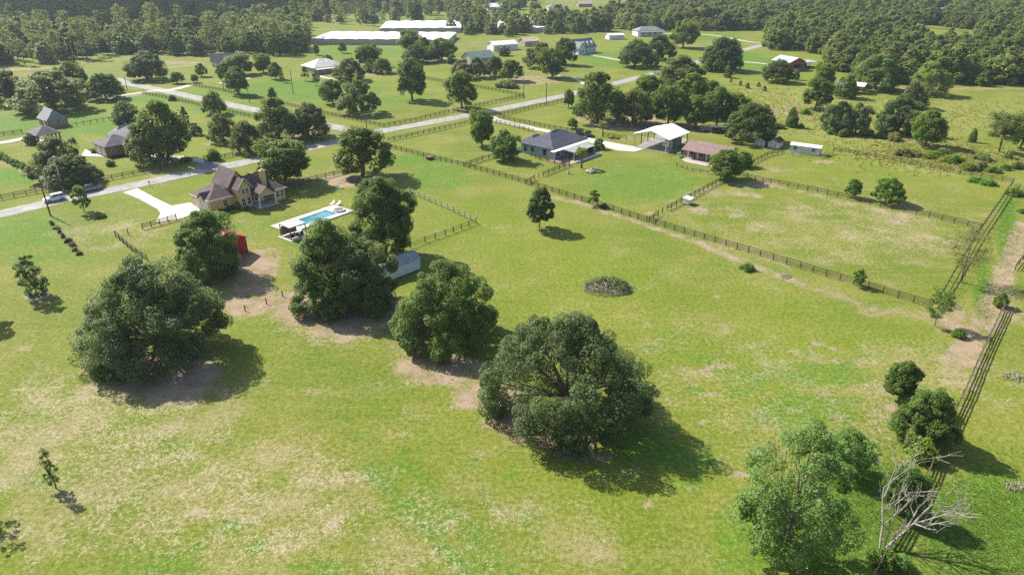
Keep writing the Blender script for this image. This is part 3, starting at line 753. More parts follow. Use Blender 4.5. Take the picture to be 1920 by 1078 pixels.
own_tree('broadleaf_tree', 'lone round-headed tree on a clear stem in open pasture', 1011, 427,
         tree_shape(11, 9.3, 3.5, base=.24, form='oval', lobe=.36, nc=12, clump=.42, per=130, leaf=.27, trunk=.15, fork=.36, squash=.95, sides=8), LEAF_OAK, 0.3, tint=(1.1, 1.2, 1.05))
own_tree('young_tree', 'small leafy tree between the tall open tree and the fence', 1583, 886,
         tree_shape(12, 5.9, 2.8, base=.26, form='oval', lobe=.38, nc=10, clump=.44, per=70, leaf=.19, trunk=.09, fork=.36, squash=.9, sides=7, open_=.12), LEAF_FRESH, 0.3, tint=(.8, .92, .9))
own_tree('magnolia_tree', 'young dark tree inside a pale stone ring at the left', 70, 556,
         tree_shape(13, 8.2, 2.5, base=.06, form='tall', lobe=.36, nc=8, clump=.46, per=60, leaf=.26, trunk=.11, fork=.2, squash=.8, sides=7, open_=.25), LEAF_OAK, 0.3, tint=(.8, 1.05, .85))
own_tree('sapling', 'thin leaning sapling alone in the near left pasture', 104, 914,
         tree_shape(15, 5.6, .9, base=.12, form='tall', lobe=.4, nc=5, clump=.5, per=24, leaf=.2, trunk=.07, fork=.3, squash=1.2, sides=6, open_=.45), LEAF_MID, 0.3)
own_tree('tree', 'tree at the left edge whose shadow falls by the stone ring', -38, 602,
         tree_shape(16, 8.6, 3.0, base=.2, form='oval', nc=8, per=60, leaf=.28, trunk=.14, fork=.3), LEAF_MID, 0.3)
own_tree('sapling', 'sparse tree at the lower left edge seen by its forked shadow', -28, 962,
         tree_shape(17, 8.0, 1.9, base=.35, form='small', nc=6, per=35, leaf=.24, trunk=.07, fork=.4, open_=.4), LEAF_MID, 0.3)
own_tree('pine_tree', 'sparse open pine beside the corner of the right paddock', 1800, 529,
         pine_shape(18, 9.8, 3.6, per=46, leaf=.34, bare=.32, whorls=8, trunk=.16), LEAF_PINE, 0, M_bark_red, (1.25, 1.2, 1.1))
own_tree('young_pine', 'bright young pine on a bare stem by the sandy track', 1752, 611,
         pine_shape(19, 5.9, 1.7, per=60, leaf=.32, bare=.32, whorls=7, trunk=.08), LEAF_FRESH, 0, M_bark_red, (.85, .9, .9))

# (kind, base x, base y, top y, crown width, label, tint)
T = [
 ('fresh', 624, 598, 524, 44, 'bright green sapling in front of the pool-side trees', (.9, .95, .9)),
 ('fresh', 706, 596, 530, 36, 'smaller bright green sapling between the shed and the dirt strip', (.8, .9, .8)),
 ('round', 680, 331, 239, 114, 'big round tree on a mulch bed behind the yellow house', (1, 1, 1)),
 ('round', 534, 343, 263, 104, 'leafy tree at the chimney end of the yellow house', (.9, .95, .95)),
 ('sapling', 158, 398, 347, 34, 'spindly sapling on the roadside lawn below the parked pickup', (1.1, 1.2, 1)),
 ('bush', 190, 407, 396, 20, 'small round bush beside the spindly roadside sapling', (1, 1.1, 1)),
 ('oak', 112, 336, 258, 98, 'larger oak behind the street lamp pole', (1.1, 1.05, 1.1)),
 ('oak', 140, 346, 290, 92, 'lower oak in front, over the roadside fence by the pickup', (1, 1.05, .9)),
 ('oak', 284, 304, 228, 88, 'left oak of the pair before the brick hip-roofed house', (1.05, 1.05, 1.05)),
 ('round', 318, 300, 189, 100, 'taller tree of the pair before the brick hip-roofed house', (.95, .95, 1)),
 ('bush', 208, 311, 299, 18, 'clipped round bush on the lawn before the brick house', (.7, .85, .9)),
 ('bush', 178, 287, 277, 14, 'dark shrub at the garage corner of the brick house', (.7, .8, .8)),
 ('bush', 135, 268, 257, 16, 'dark shrub beside the brick carport', (.7, .8, .8)),
 ('grey', 60, 270, 249, 26, 'greyish shrubby tree in front of the carport', (.9, 1, 1)),
 ('cone', 239, 229, 191, 44, 'dark rounded cedar behind the brick house', (.8, .9, .95)),
 ('spire', 348, 232, 200, 16, 'narrow pointed conifer behind the tall pair of trees', (.9, .9, .9)),
 ('oak', 402, 214, 171, 42, 'round oak beside the side road fence', (1.05, 1.1, 1.1)),
 ('oak', 420, 267, 214, 57, 'round oak on the lawn, left of a matching pair', (1.05, 1.05, 1)),
 ('oak', 467, 286, 226, 62, 'round oak on the lawn, right of a matching pair', (1.05, 1.05, 1)),
 ('grey', 368, 253, 231, 24, 'small greyish tree left of the matching round oaks', (1, 1, 1)),
 ('bush', 402, 300, 277, 28, 'broad bush at the brick house gate', (1, 1, 1)),
 ('bush', 350, 303, 292, 24, 'low shrub under the pair of trees at the brick house', (.8, .9, .9)),
 ('oak', 524, 264, 184, 80, 'left oak of the two at the road junction', (1.15, 1.1, 1.2)),
 ('oak', 580, 258, 194, 74, 'dark right oak of the two at the road junction', (.85, .88, .95)),
 ('round', 512, 192, 164, 16, 'small round tree in the green field past the side road', (1, 1, 1)),
 ('oak', 101, 207, 134, 138, 'very wide spreading oak on the far left lawn', (1.15, 1.1, .95)),
 ('oak', 199, 186, 137, 66, 'dense oak beside the sandy entry near the side road', (1.05, 1.1, .95)),
 ('round', 140, 176, 117, 54, 'darker tree rising behind the dense oak and the wide one', (.8, .85, .9)),
 ('oak', 22, 196, 133, 70, 'dark oak at the left edge behind the wide spreading one', (.7, .75, .9)),
 ('oak', 277, 150, 97, 70, 'spreading oak on a forked trunk beyond the side road', (.95, .98, 1)),
 ('grey_bush', 324, 189, 177, 16, 'grey shrub by the side road fence', (1, 1, 1)),
 ('round', 332, 157, 135, 28, 'small tree at the bend of the field lane', (1, 1.05, 1)),
 ('round', 366, 155, 139, 14, 'tiny tree right of the one at the lane bend', (1.1, 1.1, 1)),
 ('round', 378, 144, 119, 22, 'slight tree before the grey-roofed farmhouse', (1.1, 1.1, 1)),
 ('round', 424, 152, 117, 30, 'dark tree in front of the grey-roofed farmhouse gable', (.85, .9, .95)),
 ('round', 448, 178, 126, 44, 'tall dark tree at the roadside fence before the farmhouse', (.75, .8, .9)),
 ('round', 452, 140, 101, 54, 'pale green tree right of the grey-roofed farmhouse', (1.2, 1.15, 1.1)),
 ('round', 494, 137, 101, 36, 'light leafy tree between the farmhouse and the white roof', (1.15, 1.15, 1)),
 ('round', 518, 149, 117, 28, 'small dark tree left of the white metal roof', (.85, .9, .9)),
 ('sapling', 529, 155, 131, 10, 'thin sapling on the lawn below the small dark tree', (1, 1, .9)),
 ('sapling', 573, 152, 124, 14, 'thin sapling before the white metal roof, left one', (1, 1, .9)),
 ('sapling', 594, 161, 131, 16, 'thin sapling before the white metal roof, right one', (1, 1, .9)),
 ('round', 624, 195, 150, 45, 'round-crowned tree on one stem in the green field', (.95, .95, .95)),
 ('stems', 674, 212, 151, 74, 'three-stemmed tree in the green field near the junction', (1.1, 1.05, 1)),
 ('round', 773, 188, 110, 58, 'tall dark tree on a clear trunk in the green field', (.75, .82, .9)),
 ('round', 866, 204, 133, 62, 'leafy tree standing at the roadside fence corner', (1, 1.05, .95)),
 ('oak', 658, 152, 110, 62, 'wide grey-green tree right of the white metal roof', (1.05, 1, 1.15)),
 ('round', 690, 125, 84, 50, 'rounded tree behind the red tractor', (.95, 1, 1)),
 ('oak', 717, 138, 109, 36, 'small domed tree right of the red tractor', (1.25, 1.2, 1.1)),
 ('oak', 696, 136, 111, 22, 'narrow tree just left of the small domed one', (1.1, 1.1, 1.1)),
 ('round', 643, 100, 80, 16, 'dark little tree alone on the far lawn', (.8, .9, .9)),
 ('round', 594, 104, 84, 12, 'little lollipop tree by the white greenhouses', (.8, .9, .9)),
 ('round', 615, 122, 103, 20, 'small tree behind the white metal roof', (.9, 1, .9)),
 ('round', 674, 83, 71, 11, 'tiny dark tree before the greenhouse wall', (.7, .75, .8)),
 ('round', 770, 96, 56, 46, 'leafy tree in front of the large white greenhouse', (1, 1.05, 1)),
 ('oak', 783, 118, 84, 52, 'dark round tree below the greenhouse', (.75, .82, .85)),
 ('round', 795, 108, 70, 32, 'leafy tree between the dark round one and the greenhouse', (1, 1, 1)),
 ('round', 829, 114, 72, 54, 'broad leafy tree left of the green-roofed house', (1.1, 1.1, 1)),
 ('round', 813, 117, 90, 28, 'smaller tree in the shade left of the green-roofed house', (.9, .95, .95)),
 ('fresh', 847, 120, 102, 20, 'bright shrubby tree touching the green-roofed house', (.9, .9, .8)),
 ('grey', 866, 148, 112, 44, 'pale sparse tree in front of the green-roofed house', (1.15, 1.1, 1.1)),
 ('oak', 893, 146, 107, 40, 'grey-green tree under the green-roofed house, left of two', (1.15, 1.05, 1.2)),
 ('oak', 927, 143, 105, 36, 'dark tree right of the green-roofed house', (.9, .92, .95)),
 ('round', 957, 152, 112, 46, 'bright leafy tree behind the low shrub bed', (1.15, 1.15, 1)),
 ('grey_bush', 948, 164, 147, 46, 'low wide shrub bed beside the far fence', (1, 1.1, .9)),
 ('grey', 945, 105, 87, 24, 'small grey tree before the long white building', (.9, .9, .95)),
 ('round', 1035, 146, 90, 54, 'near tree of the clump below the white farmhouse', (1, 1, .95)),
 ('oak', 1012, 128, 80, 62, 'left spreading tree of the clump below the farmhouse', (1.05, 1.05, 1)),
 ('round', 1058, 122, 72, 46, 'dark tree of the clump touching the white farmhouse', (.8, .85, .9)),
 ('round', 1281, 90, 38, 50, 'tall bright tree alone on the far lawn', (1.2, 1.2, 1)),
 ('oak', 1190, 126, 75, 62, 'dark round oak by the road, left of two joined', (.85, .9, .9)),
 ('oak', 1234, 112, 66, 62, 'dark round oak by the road, right of two joined', (.75, .82, .85)),
 ('fresh', 1222, 124, 100, 26, 'bright bush-like tree between the two joined oaks and road', (1.1, 1, .9)),
 ('oak', 1352, 132, 69, 76, 'massive dark oak over the road bend', (.75, .82, .82)),
 ('grey', 1330, 132, 98, 34, 'greyish tree tucked under the massive roadside oak', (.9, .9, .95)),
 ('grey', 1368, 130, 106, 28, 'small grey tree at the foot of the massive roadside oak', (.95, .95, .95)),
 ('fresh', 1364, 146, 124, 16, 'yellowish small tree below the massive roadside oak', (1.2, 1, 1)),
 ('oak', 1120, 229, 136, 92, 'left end tree of the thick belt behind the white pavilion', (1.0, 1.1, .9)),
 ('round', 1066, 202, 168, 22, 'slim tree at the left end of the thick belt by the road', (.95, 1, .9)),
 ('oak', 1186, 232, 166, 74, 'grey-green tree in the thick belt, above the pavilion\'s left corner', (1.15, 1.1, 1.1)),
 ('round', 1210, 206, 140, 68, 'leafy tree in the back row of the thick belt', (1.05, 1.1, .95)),
 ('oak', 1268, 172, 104, 108, 'large domed tree at the roadside end of the thick belt', (1.15, 1.15, 1.05)),
 ('round', 1252, 234, 160, 62, 'upright tree in the thick belt right above the pavilion', (1, 1.05, .95)),
 ('round', 1290, 215, 138, 74, 'tall bright tree in the middle of the thick belt', (1.15, 1.15, 1.05)),
 ('round', 1305, 240, 180, 56, 'rounded tree in the front of the thick belt', (1.0, 1.05, .95)),
 ('round', 1343, 236, 164, 56, 'fresh green tree towards the right of the thick belt', (1.05, 1.15, .9)),
 ('round', 1378, 238, 174, 52, 'dark tree towards the right end of the thick belt', (.9, 1, .85)),
 ('oak', 1404, 264, 192, 92, 'wide tree at the right end of the belt, next to the sheds', (.95, 1.02, .9)),
 ('grey_bush', 1335, 175, 150, 30, 'scrubby thicket on the sunny side of the belt', (.9, 1, .8)),
 ('round', 903, 274, 206, 50, 'open-crowned tree in the paddock by the farm lane', (1.0, 1.05, .95)),
 ('fresh', 948, 300, 244, 56, 'light bushy tree at the left wall of the blue house', (.85, .9, .85)),
 ('palm', 1090, 315, 275, 28, 'palm at the patio corner of the blue house', (1.2, 1.15, .9)),
 ('palm', 1130, 256, 227, 21, 'small palm beside the two parked dark cars', (1.2, 1.1, .9)),
 ('fresh', 1122, 279, 259, 22, 'bushy shrub at the right end of the blue house', (.9, .95, .9)),
 ('round', 1073, 241, 222, 22, 'small umbrella-shaped tree behind the blue house', (.9, 1, .9)),
 ('round', 1361, 336, 282, 64, 'leafy tree at the corner of the red-roofed stable', (1, 1.08, .9)),
 ('fresh', 1392, 312, 284, 36, 'lighter bushy tree behind the stable corner tree', (.8, .9, .85)),
 ('sapling', 1112, 386, 356, 24, 'sapling against the long dark fence below the blue house', (1, 1.1, .9)),
 ('bush', 1132, 389, 380, 18, 'low bush at the long dark fence beside the sapling', (.8, .95, .9)),
 ('sapling', 1607, 537, 505, 26, 'sapling against the near end of the long dark fence', (.9, 1.1, .9)),
 ('round', 1597, 370, 336, 30, 'small tree in the right paddock, the lone left one', (.85, 1.05, .85)),
 ('stems', 1664, 380, 334, 56, 'clump-stemmed small tree in the right paddock', (.85, 1.05, .85)),
 ('cone', 1483, 238, 203, 20, 'dark upright shrub tree in the meadow', (.8, 1.05, .8)),
 ('bush', 1500, 240, 231, 18, 'low bush right of the dark upright shrub tree', (.9, 1, .8)),
 ('round', 1528, 205, 146, 58, 'dense upright tree left of the open shelter', (.85, .92, .9)),
 ('round', 1540, 172, 118, 42, 'tree behind the dense upright one, in a grassy gap', (1.1, 1.1, 1)),
 ('fresh', 1585, 184, 140, 42, 'yellow-green tree covering the open shelter\'s left end', (.95, .95, .85)),
 ('grey', 1566, 248, 189, 56, 'grey-green bushy tree in the meadow, left of two', (.8, .95, .75)),
 ('grey', 1602, 252, 193, 48, 'paler grey-green bushy tree in the meadow, right of two', (1.05, 1.1, 1)),
 ('grey', 1682, 250, 180, 78, 'greyish ragged tree in the middle of the meadow', (.75, .9, .7)),
 ('fresh', 1655, 245, 206, 36, 'leafy lower tree left of the ragged meadow tree', (.7, .85, .7)),
 ('round', 1735, 274, 207, 66, 'leafy upright tree at the meadow scrub line', (.95, 1.05, .85)),
 ('oak', 1737, 177, 116, 70, 'bright domed tree at the edge of the right field', (1.5, 1.5, 1.2)),
 ('grey', 1708, 202, 152, 50, 'scrubby tree below the bright domed one', (1, 1.05, .9)),
 ('grey_bush', 1668, 172, 158, 30, 'bare grey bush near the open shelter', (1.3, 1.1, 1.3)),
 ('oak', 1455, 154, 112, 56, 'dark leafy tree left of the red-walled barn', (.8, .85, .85)),
 ('fresh', 1492, 150, 131, 14, 'small bright bush before the red-walled barn', (1.1, 1.1, .8)),
 ('cone', 1822, 266, 242, 13, 'small dark conifer in the right field', (.9, 1, .8)),
 ('pine', 1872, 284, 217, 56, 'flat-topped pine at the right end of the scrub', (1.1, 1.15, 1)),
 ('round', 1912, 278, 208, 52, 'leafy tree at the right picture edge behind the pine', (.85, 1, .8)),
 ('oak', 1640, 168, 104, 92, 'broad lit oak behind the open shelter', (1.0, 1.15, .85)),
 ('bush', 1724, 858, 818, 60, 'bright green shrub under the full tree at the fence', (1.3, 1.35, 1)),
 ('round', 1688, 962, 880, 78, 'leafy low tree behind the bleached dead tree', (.7, .85, .8)),
 ('bush', 1650, 1056, 1030, 56, 'ferny undergrowth at the foot of the dead tree', (.9, 1, .9)),
 ('bush', 1690, 1062, 1040, 40, 'shrub on the fence line right of the dead tree', (1.0, 1.2, 1.1)),
 ('fresh', 1873, 574, 548, 26, 'yellow-green sapling at the head of the board fence', (1.1, 1, .9)),
 ('bush', 1796, 632, 614, 26, 'small dark bush on the track by the young pine', (.8, 1, .8)),
 ('bush', 196, 705, 655, 44, 'bright low shrub at the skirt of the huge left oak', (1.2, 1.3, .9)),
 ('bush', 1400, 505, 494, 30, 'weedy bush on the long dark fence at mid length', (1, 1.1, .9)),
 ('sapling', 1370, 158, 147, 6, 'tiny pine planted in the grass, first of the row', (.8, .9, .8)),
 ('spire', 1388, 161, 151, 6, 'tiny conifer in the grass, second of the row', (.8, .9, .8)),
 ('spire', 1401, 166, 155, 8, 'tiny conifer in the grass, third of the row', (.8, .9, .8)),
 ('spire', 1422, 163, 154, 7, 'tiny conifer in the grass, fourth of the row', (.8, .9, .8)),
 ('spire', 1433, 171, 161, 7, 'tiny conifer in the grass, last of the row', (.8, .9, .8)),
]
random.seed(5)
for t in T: plant(*t[:6], tint=t[6])

# scrub along the meadow edge, hedge rows: bushes one can count
random.seed(9)
scrub = [(1560, 252), (1580, 256), (1625, 252), (1650, 258), (1672, 262), (1690, 292), (1706, 290), (1722, 294), (1740, 296), (1752, 292), (1775, 304), (1790, 306), (1815, 318), (1838, 318), (1860, 322), (1884, 318), (1905, 316), (1890, 296), (1840, 300), (1830, 340), (1850, 345), (1900, 365), (1915, 398), (1770, 288), (1660, 230), (1625, 212), (1510, 214), (1446, 236), (1456, 241)]
for x, y in scrub:
    plant(random.choice(['bush', 'grey_bush', 'bush']), x, y, y - random.uniform(8, 17), random.uniform(18, 40), 'rough bush in the scrub along the meadow edge', (random.uniform(.9, 1.4), random.uniform(1.0, 1.4), .8), group='scrub bushes along the meadow edge')
for i in range(11):
    t = i / 10; x, y = -6 + 66 * t, 292 + 32 * t
    plant('bush', x, y, y - 11, 17, 'clipped hedge bush in the row along the sandy boundary path', (.75, .95, .7), group='hedge bushes beside the boundary path')
for i in range(8):
    t = i / 7; x, y = 96 + 55 * t + random.uniform(-3, 3), 421 + 56 * t
    plant('grey_bush', x, y, y - random.uniform(5, 10), random.uniform(8, 17), 'dry little shrub in the thin row across the left lawn', (1.0, .85, .8), group='row of dry shrubs on the left lawn')
for x, y in [(52, 216), (440, 818)]: pass
for i, (x, y) in enumerate([(405, 393), (412, 396), (421, 397), (430, 393), (437, 391), (449, 391), (462, 393)]):
    plant('bush', x, y, y - (14 if i == 5 else 7), 12 if i != 5 else 15, 'foundation shrub along the yellow house wall', (1.3, 1.3, 1.6) if i == 5 else (.6, .75, .7), group='foundation shrubs of the yellow house')

# ---------------------------------------------------------------- woods
def inside(px, py, poly):
    c = np.zeros(px.size, bool); n = len(poly)
    for i in range(n):
        (x1, y1), (x2, y2) = poly[i], poly[(i + 1) % n]
        c ^= ((y1 > py) != (y2 > py)) & (px < (x2 - x1) * (py - y1) / (y2 - y1 + 1e-12) + x1)
    return c
CLEAR = [[(1700, 46), (1838, 57), (1822, 94), (1742, 104)], [(960, 23), (1150, 11), (1185, 22), (1120, 37), (1040, 36), (960, 34)], [(1015, 5), (1060, 5), (1060, 24), (1015, 24)], [(1740, 14), (1790, 14), (1790, 40), (1740, 40)],
         [(640, 8), (680, 6), (690, 40), (655, 44)], [(560, 38), (590, 36), (590, 62), (562, 64)], [(765, 15), (785, 15), (790, 38), (768, 38)], [(895, 8), (950, 8), (950, 22), (895, 22)]]
WOODS = [
 ('left_wood', [(-260, 131), (-60, 126), (60, 124), (130, 119), (190, 108), (250, 102), (320, 104), (400, 107), (470, 106), (540, 104), (575, 94), (585, 78), (572, 52), (560, 24), (500, -2), (500, -14), (-260, -14)], 9.0, [('far_pine', .42), ('far_round', .25), ('far_oak', .18), ('far_grey', .15)], 'tree in the hazy wood along the far left', 'trees of the far left wood'),
 ('middle_wood', [(560, 42), (640, 48), (715, 50), (760, 42), (845, 38), (905, 44), (960, 24), (1010, 6), (1010, -14), (500, -14), (560, 20)], 11.5, [('far_pine', .45), ('far_grey', .2), ('far_round', .25), ('far_oak', .1)], 'tree in the loose wood behind the white greenhouses', 'trees behind the greenhouses'),
 ('belt_wood', [(835, 58), (880, 66), (950, 70), (985, 64), (1060, 66), (1130, 62), (1145, 46), (1100, 38), (1010, 40), (950, 46), (905, 36), (850, 34)], 13.0, [('far_oak', .6), ('far_grey', .4)], 'tree in the dark belt right of the white greenhouses', 'trees of the belt by the greenhouses'),
 ('top_wood', [(1125, 36), (1180, 58), (1300, 60), (1440, 56), (1490, 48), (1490, -14), (1190, -14), (1180, 20), (1150, 30)], 9.5, [('far_oak', .75), ('far_grey', .25)], 'tree in the long oak wood across the top', 'trees of the top oak wood'),
 ('right_wood', [(1440, 62), (1442, 92), (1500, 97), (1545, 104), (1570, 132), (1600, 148), (1680, 160), (1740, 150), (1790, 158), (1860, 163), (2200, 172), (2200, -14), (1490, -14), (1490, 48)], 9.0, [('far_oak', .8), ('far_round', .2)], 'tree in the dense dark oak wood at the upper right', 'trees of the dense right wood'),
]
ind = []; rest = []
occupied = [G(1490, 128), G(1207, 66), G(982, 84), G(933, 90), G(1092, 98)]
wr = np.random.default_rng(77)
for wi, (nm, poly, step, kinds, lab, grp) in enumerate(WOODS):
    w = [G(*p) for p in poly]; cl = [[G(*p) for p in c] for c in CLEAR]
    x0, x1 = min(p[0] for p in w), max(p[0] for p in w); y0, y1 = min(p[1] for p in w), max(p[1] for p in w)
    xs, ys = np.meshgrid(np.arange(x0, x1, step), np.arange(y0, y1, step))
    xs = (xs + wr.uniform(-.42, .42, xs.shape) * step).ravel(); ys = (ys + wr.uniform(-.42, .42, ys.shape) * step).ravel()
    k = inside(xs, ys, w)
    for c in cl: k &= ~inside(xs, ys, c)
    for ox, oy in occupied: k &= np.hypot(xs - ox, ys - oy) > 15
    if nm == 'middle_wood': k &= wr.random(xs.size) > .28
    xs, ys = xs[k], ys[k]
    kk = wr.choice(len(kinds), xs.size, p=[q[1] for q in kinds])
    for x, y, q in zip(xs, ys, kk):
        if abs(x) > y * 0.80 + 30: continue
        rest.append((math.hypot(x, y), x, y, kinds[q][0], wi, float(np.clip(wr.normal(1.0, .24), .55, 1.6)), wr.uniform(0, 6.28), wr.uniform(.85, 1.2)))
# the outermost row of every wood (largest in view) stands as single trees
rest.sort(key=lambda r: r[0])
quota = {0: 95, 1: 45, 2: 40, 3: 45, 4: 65}
keep = []
for r in rest:
    if quota[r[4]] > 0: quota[r[4]] -= 1; ind.append(r)
    else: keep.append(r)
FAR_NAME = dict(far_oak='wood_oak', far_round='wood_tree', far_pine='wood_pine', far_grey='wood_tree')
for d, x, y, kind, wi, s, rz, hs in ind:
    me = LIB[kind][int(rz * 10) % len(LIB[kind])][0]
    o = place(FAR_NAME[kind], me, None, (x, y, 0), (0, 0, rz), (s, s, s * hs))
    v = wr.uniform(.8, 1.3); o.color = (v * wr.uniform(.9, 1.1), v, v * wr.uniform(.85, 1.1), 1)
    tag(o, WOODS[wi][4], 'tree', WOODS[wi][5])
def wood_mass(name, label, rows):
    """the rest of the wood, too deep to count: instanced on points"""
    me = bpy.data.meshes.new(name); n = len(rows)
    me.vertices.add(n); me.vertices.foreach_set('co', np.array([(r[1], r[2], 0) for r in rows], np.float32).ravel())
    src = [q[0] for k in ('far_oak', 'far_round', 'far_pine', 'far_grey') for q in LIB[k]]
    first = {}; c = 0
    for k in ('far_oak', 'far_round', 'far_pine', 'far_grey'): first[k] = (c, len(LIB[k])); c += len(LIB[k])
    idx = np.array([first[r[3]][0] + int(r[6] * 10) % first[r[3]][1] for r in rows], np.int32)
    a = me.attributes.new('variant', 'INT', 'POINT'); a.data.foreach_set('value', idx)
    a = me.attributes.new('size', 'FLOAT_VECTOR', 'POINT'); a.data.foreach_set('vector', np.array([(r[5], r[5], r[5] * r[7]) for r in rows], np.float32).ravel())
    a = me.attributes.new('turn', 'FLOAT_VECTOR', 'POINT'); a.data.foreach_set('vector', np.array([(0, 0, r[6]) for r in rows], np.float32).ravel())
    ng = bpy.data.node_groups.new(name, 'GeometryNodeTree')
    ng.interface.new_socket('Geometry', in_out='INPUT', socket_type='NodeSocketGeometry')
    ng.interface.new_socket('Geometry', in_out='OUTPUT', socket_type='NodeSocketGeometry')
    gi, go = ng.nodes.new('NodeGroupInput'), ng.nodes.new('NodeGroupOutput')
    iop = ng.nodes.new('GeometryNodeInstanceOnPoints'); g2i = ng.nodes.new('GeometryNodeGeometryToInstance')
    for m in reversed(src):
        oi = ng.nodes.new('GeometryNodeObjectInfo'); so = bpy.data.objects.new(m.name + '_source', m)
        oi.inputs['Object'].default_value = so
        ng.links.new(oi.outputs['Geometry'], g2i.inputs[0])
    def attr(nm, dt):
        q = ng.nodes.new('GeometryNodeInputNamedAttribute'); q.data_type = dt; q.inputs['Name'].default_value = nm
        return [o for o in q.outputs if o.enabled][0]
    ng.links.new(gi.outputs[0], iop.inputs['Points']); ng.links.new(g2i.outputs[0], iop.inputs['Instance'])
    iop.inputs['Pick Instance'].default_value = True
    ng.links.new(attr('variant', 'INT'), iop.inputs['Instance Index'])
    ng.links.new(attr('size', 'FLOAT_VECTOR'), iop.inputs['Scale'])
    e2r = ng.nodes.new('FunctionNodeEulerToRotation'); ng.links.new(attr('turn', 'FLOAT_VECTOR'), e2r.inputs[0])
    ng.links.new(e2r.outputs[0], iop.inputs['Rotation'])
    ng.links.new(iop.outputs[0], go.inputs[0])
    o = place(name, me)
    md = o.modifiers.new('trees', 'NODES'); md.node_group = ng
    return tag(o, label, 'woodland', kind='stuff')
wood_mass('woodland', 'dense mixed woodland filling the far distance', keep)
print('woods: single', len(ind), 'mass', len(keep))
# ---------------------------------------------------------------- fences
M_board = paint('dark_fence_board', (0.095, 0.07, 0.054), 0.8, 0.4, 1.2, 0.2, streak=(.3, 3, 3))
M_board_grey = paint('weathered_fence_board', (0.21, 0.165, 0.13), 0.85, 0.35, 1.2, 0.2, streak=(.3, 3, 3))
M_board_pale = paint('pale_fence_board', (0.36, 0.34, 0.25), 0.85, 0.3, 1.2, 0.2, streak=(.3, 3, 3))
M_wire = paint('fence_wire', (0.22, 0.22, 0.21), 0.5, 0.2, 1.0, 0.4, metal=0.5)
_fm = {}
def fence_meshes(mat, ph, pw, rail_h):
    k = (mat.name, ph, pw, rail_h)
    if k not in _fm:
        p = MB().box(-pw / 2, pw / 2, -pw / 2, pw / 2, -.12, ph); p.add([(-pw / 2, -pw / 2, ph), (pw / 2, -pw / 2, ph), (pw / 2, pw / 2, ph), (-pw / 2, pw / 2, ph), (0, 0, ph + .05)], [(0, 1, 4), (1, 2, 4), (2, 3, 4), (3, 0, 4)])
        r = MB().box(0, 1, -.022, .022, -rail_h / 2, rail_h / 2)
        _fm[k] = (p.mesh('post', mat), r.mesh('rail', mat))
    return _fm[k]
def fence(label, pts, mat=None, bay=2.44, ph=1.38, rails=(.42, .82, 1.22), pw=.15, rail_h=.14, px=True, joined=False, gaps=(), wire=False, skip_posts=False):
    mat = mat or M_board
    w = [Vector((*(G(*p) if px else p), 0)) for p in pts]
    root = thing('fence', label, 'fence', w[0])
    pm, rm = fence_meshes(mat, ph, pw, rail_h)
    pos = [w[0]]
    for a, b in zip(w[:-1], w[1:]):
        n = max(1, round((b - a).length / bay))
        pos += [a + (b - a) * (k / n) for k in range(1, n + 1)]
    rr = random.Random(len(label))
    if joined:
        mp, mr = MB(), MB()
        for i, p in enumerate(pos):
            q = p - w[0]; mp.box(q.x - pw / 2, q.x + pw / 2, q.y - pw / 2, q.y + pw / 2, -.1, ph)
            if i + 1 < len(pos) and i not in gaps:
                d = (pos[i + 1] - p).normalized(); nn = Vector((-d.y, d.x, 0)) * .03; e = pos[i + 1] - w[0]
                for z in rails:
                    o = nn * 3
                    vs = [q - nn + o, e - nn + o, e + nn + o, q + nn + o]
                    mr.add([(v.x, v.y, z - rail_h / 2) for v in vs] + [(v.x, v.y, z + rail_h / 2) for v in vs], [(0, 1, 5, 4), (1, 2, 6, 5), (2, 3, 7, 6), (3, 0, 4, 7), (4, 5, 6, 7), (3, 2, 1, 0)])
        tag(mp.build('posts', mat, root, fix=False), kind='stuff'); tag(mr.build('rails', mat, root, fix=False), kind='stuff')
        return root
    for i, p in enumerate(pos):
        q = p - w[0]
        d = (pos[min(i + 1, len(pos) - 1)] - pos[max(i - 1, 0)]); ang = math.atan2(d.y, d.x)
        if not skip_posts: place('post', pm, root, (q.x, q.y, rr.uniform(-.05, .02)), (rr.uniform(-.03, .03), rr.uniform(-.03, .03), ang))
        if i + 1 < len(pos) and i not in gaps:
            e = pos[i + 1] - p; a2 = math.atan2(e.y, e.x)
            off = Vector((-math.sin(a2), math.cos(a2), 0)) * (pw / 2 + .024)
            for z in rails:
                if wire:
                    place('wire', rm, root, (q.x, q.y, z), (0, 0, a2), (e.length, .3, .12))
                else:
                    dz = rr.uniform(-.03, .03)
                    place('rail', rm, root, (q.x + off.x, q.y + off.y, z + dz), (0, rr.uniform(-.012, .012), a2), (e.length - .01, 1, 1))
    return root
fence('long dark three-rail fence running diagonally beside the worn footpath', [(722, 276), (805, 297), (880, 315), (960, 337), (1035, 360), (1135, 391), (1212, 416), (1320, 449), (1425, 480), (1500, 503), (1742, 576)])
fence('dark rail fence dividing the stable yard from the right paddocks', [(1217, 417), (1242, 399), (1259, 391), (1357, 338), (1382, 322), (1439, 293), (1467, 287)], gaps=(2, 3))
fence('dark rail fence between the two right-hand paddocks', [(1386, 331), (1430, 342), (1460, 347), (1532, 361), (1650, 388), (1765, 413), (1838, 430)])
fence('dark fence along the far side of the right paddock', [(1562, 284), (1672, 302), (1762, 320), (1899, 344)])
fence('dark fence closing the right end of both paddocks', [(1899, 344), (1840, 430), (1795, 502), (1770, 546), (1746, 577)], rails=(.6, 1.18), rail_h=.11)
fence('second dark fence running parallel outside the paddocks\' right end', [(1911, 354), (1880, 400), (1845, 453), (1803, 528), (1776, 566)], wire=True, bay=3.2)
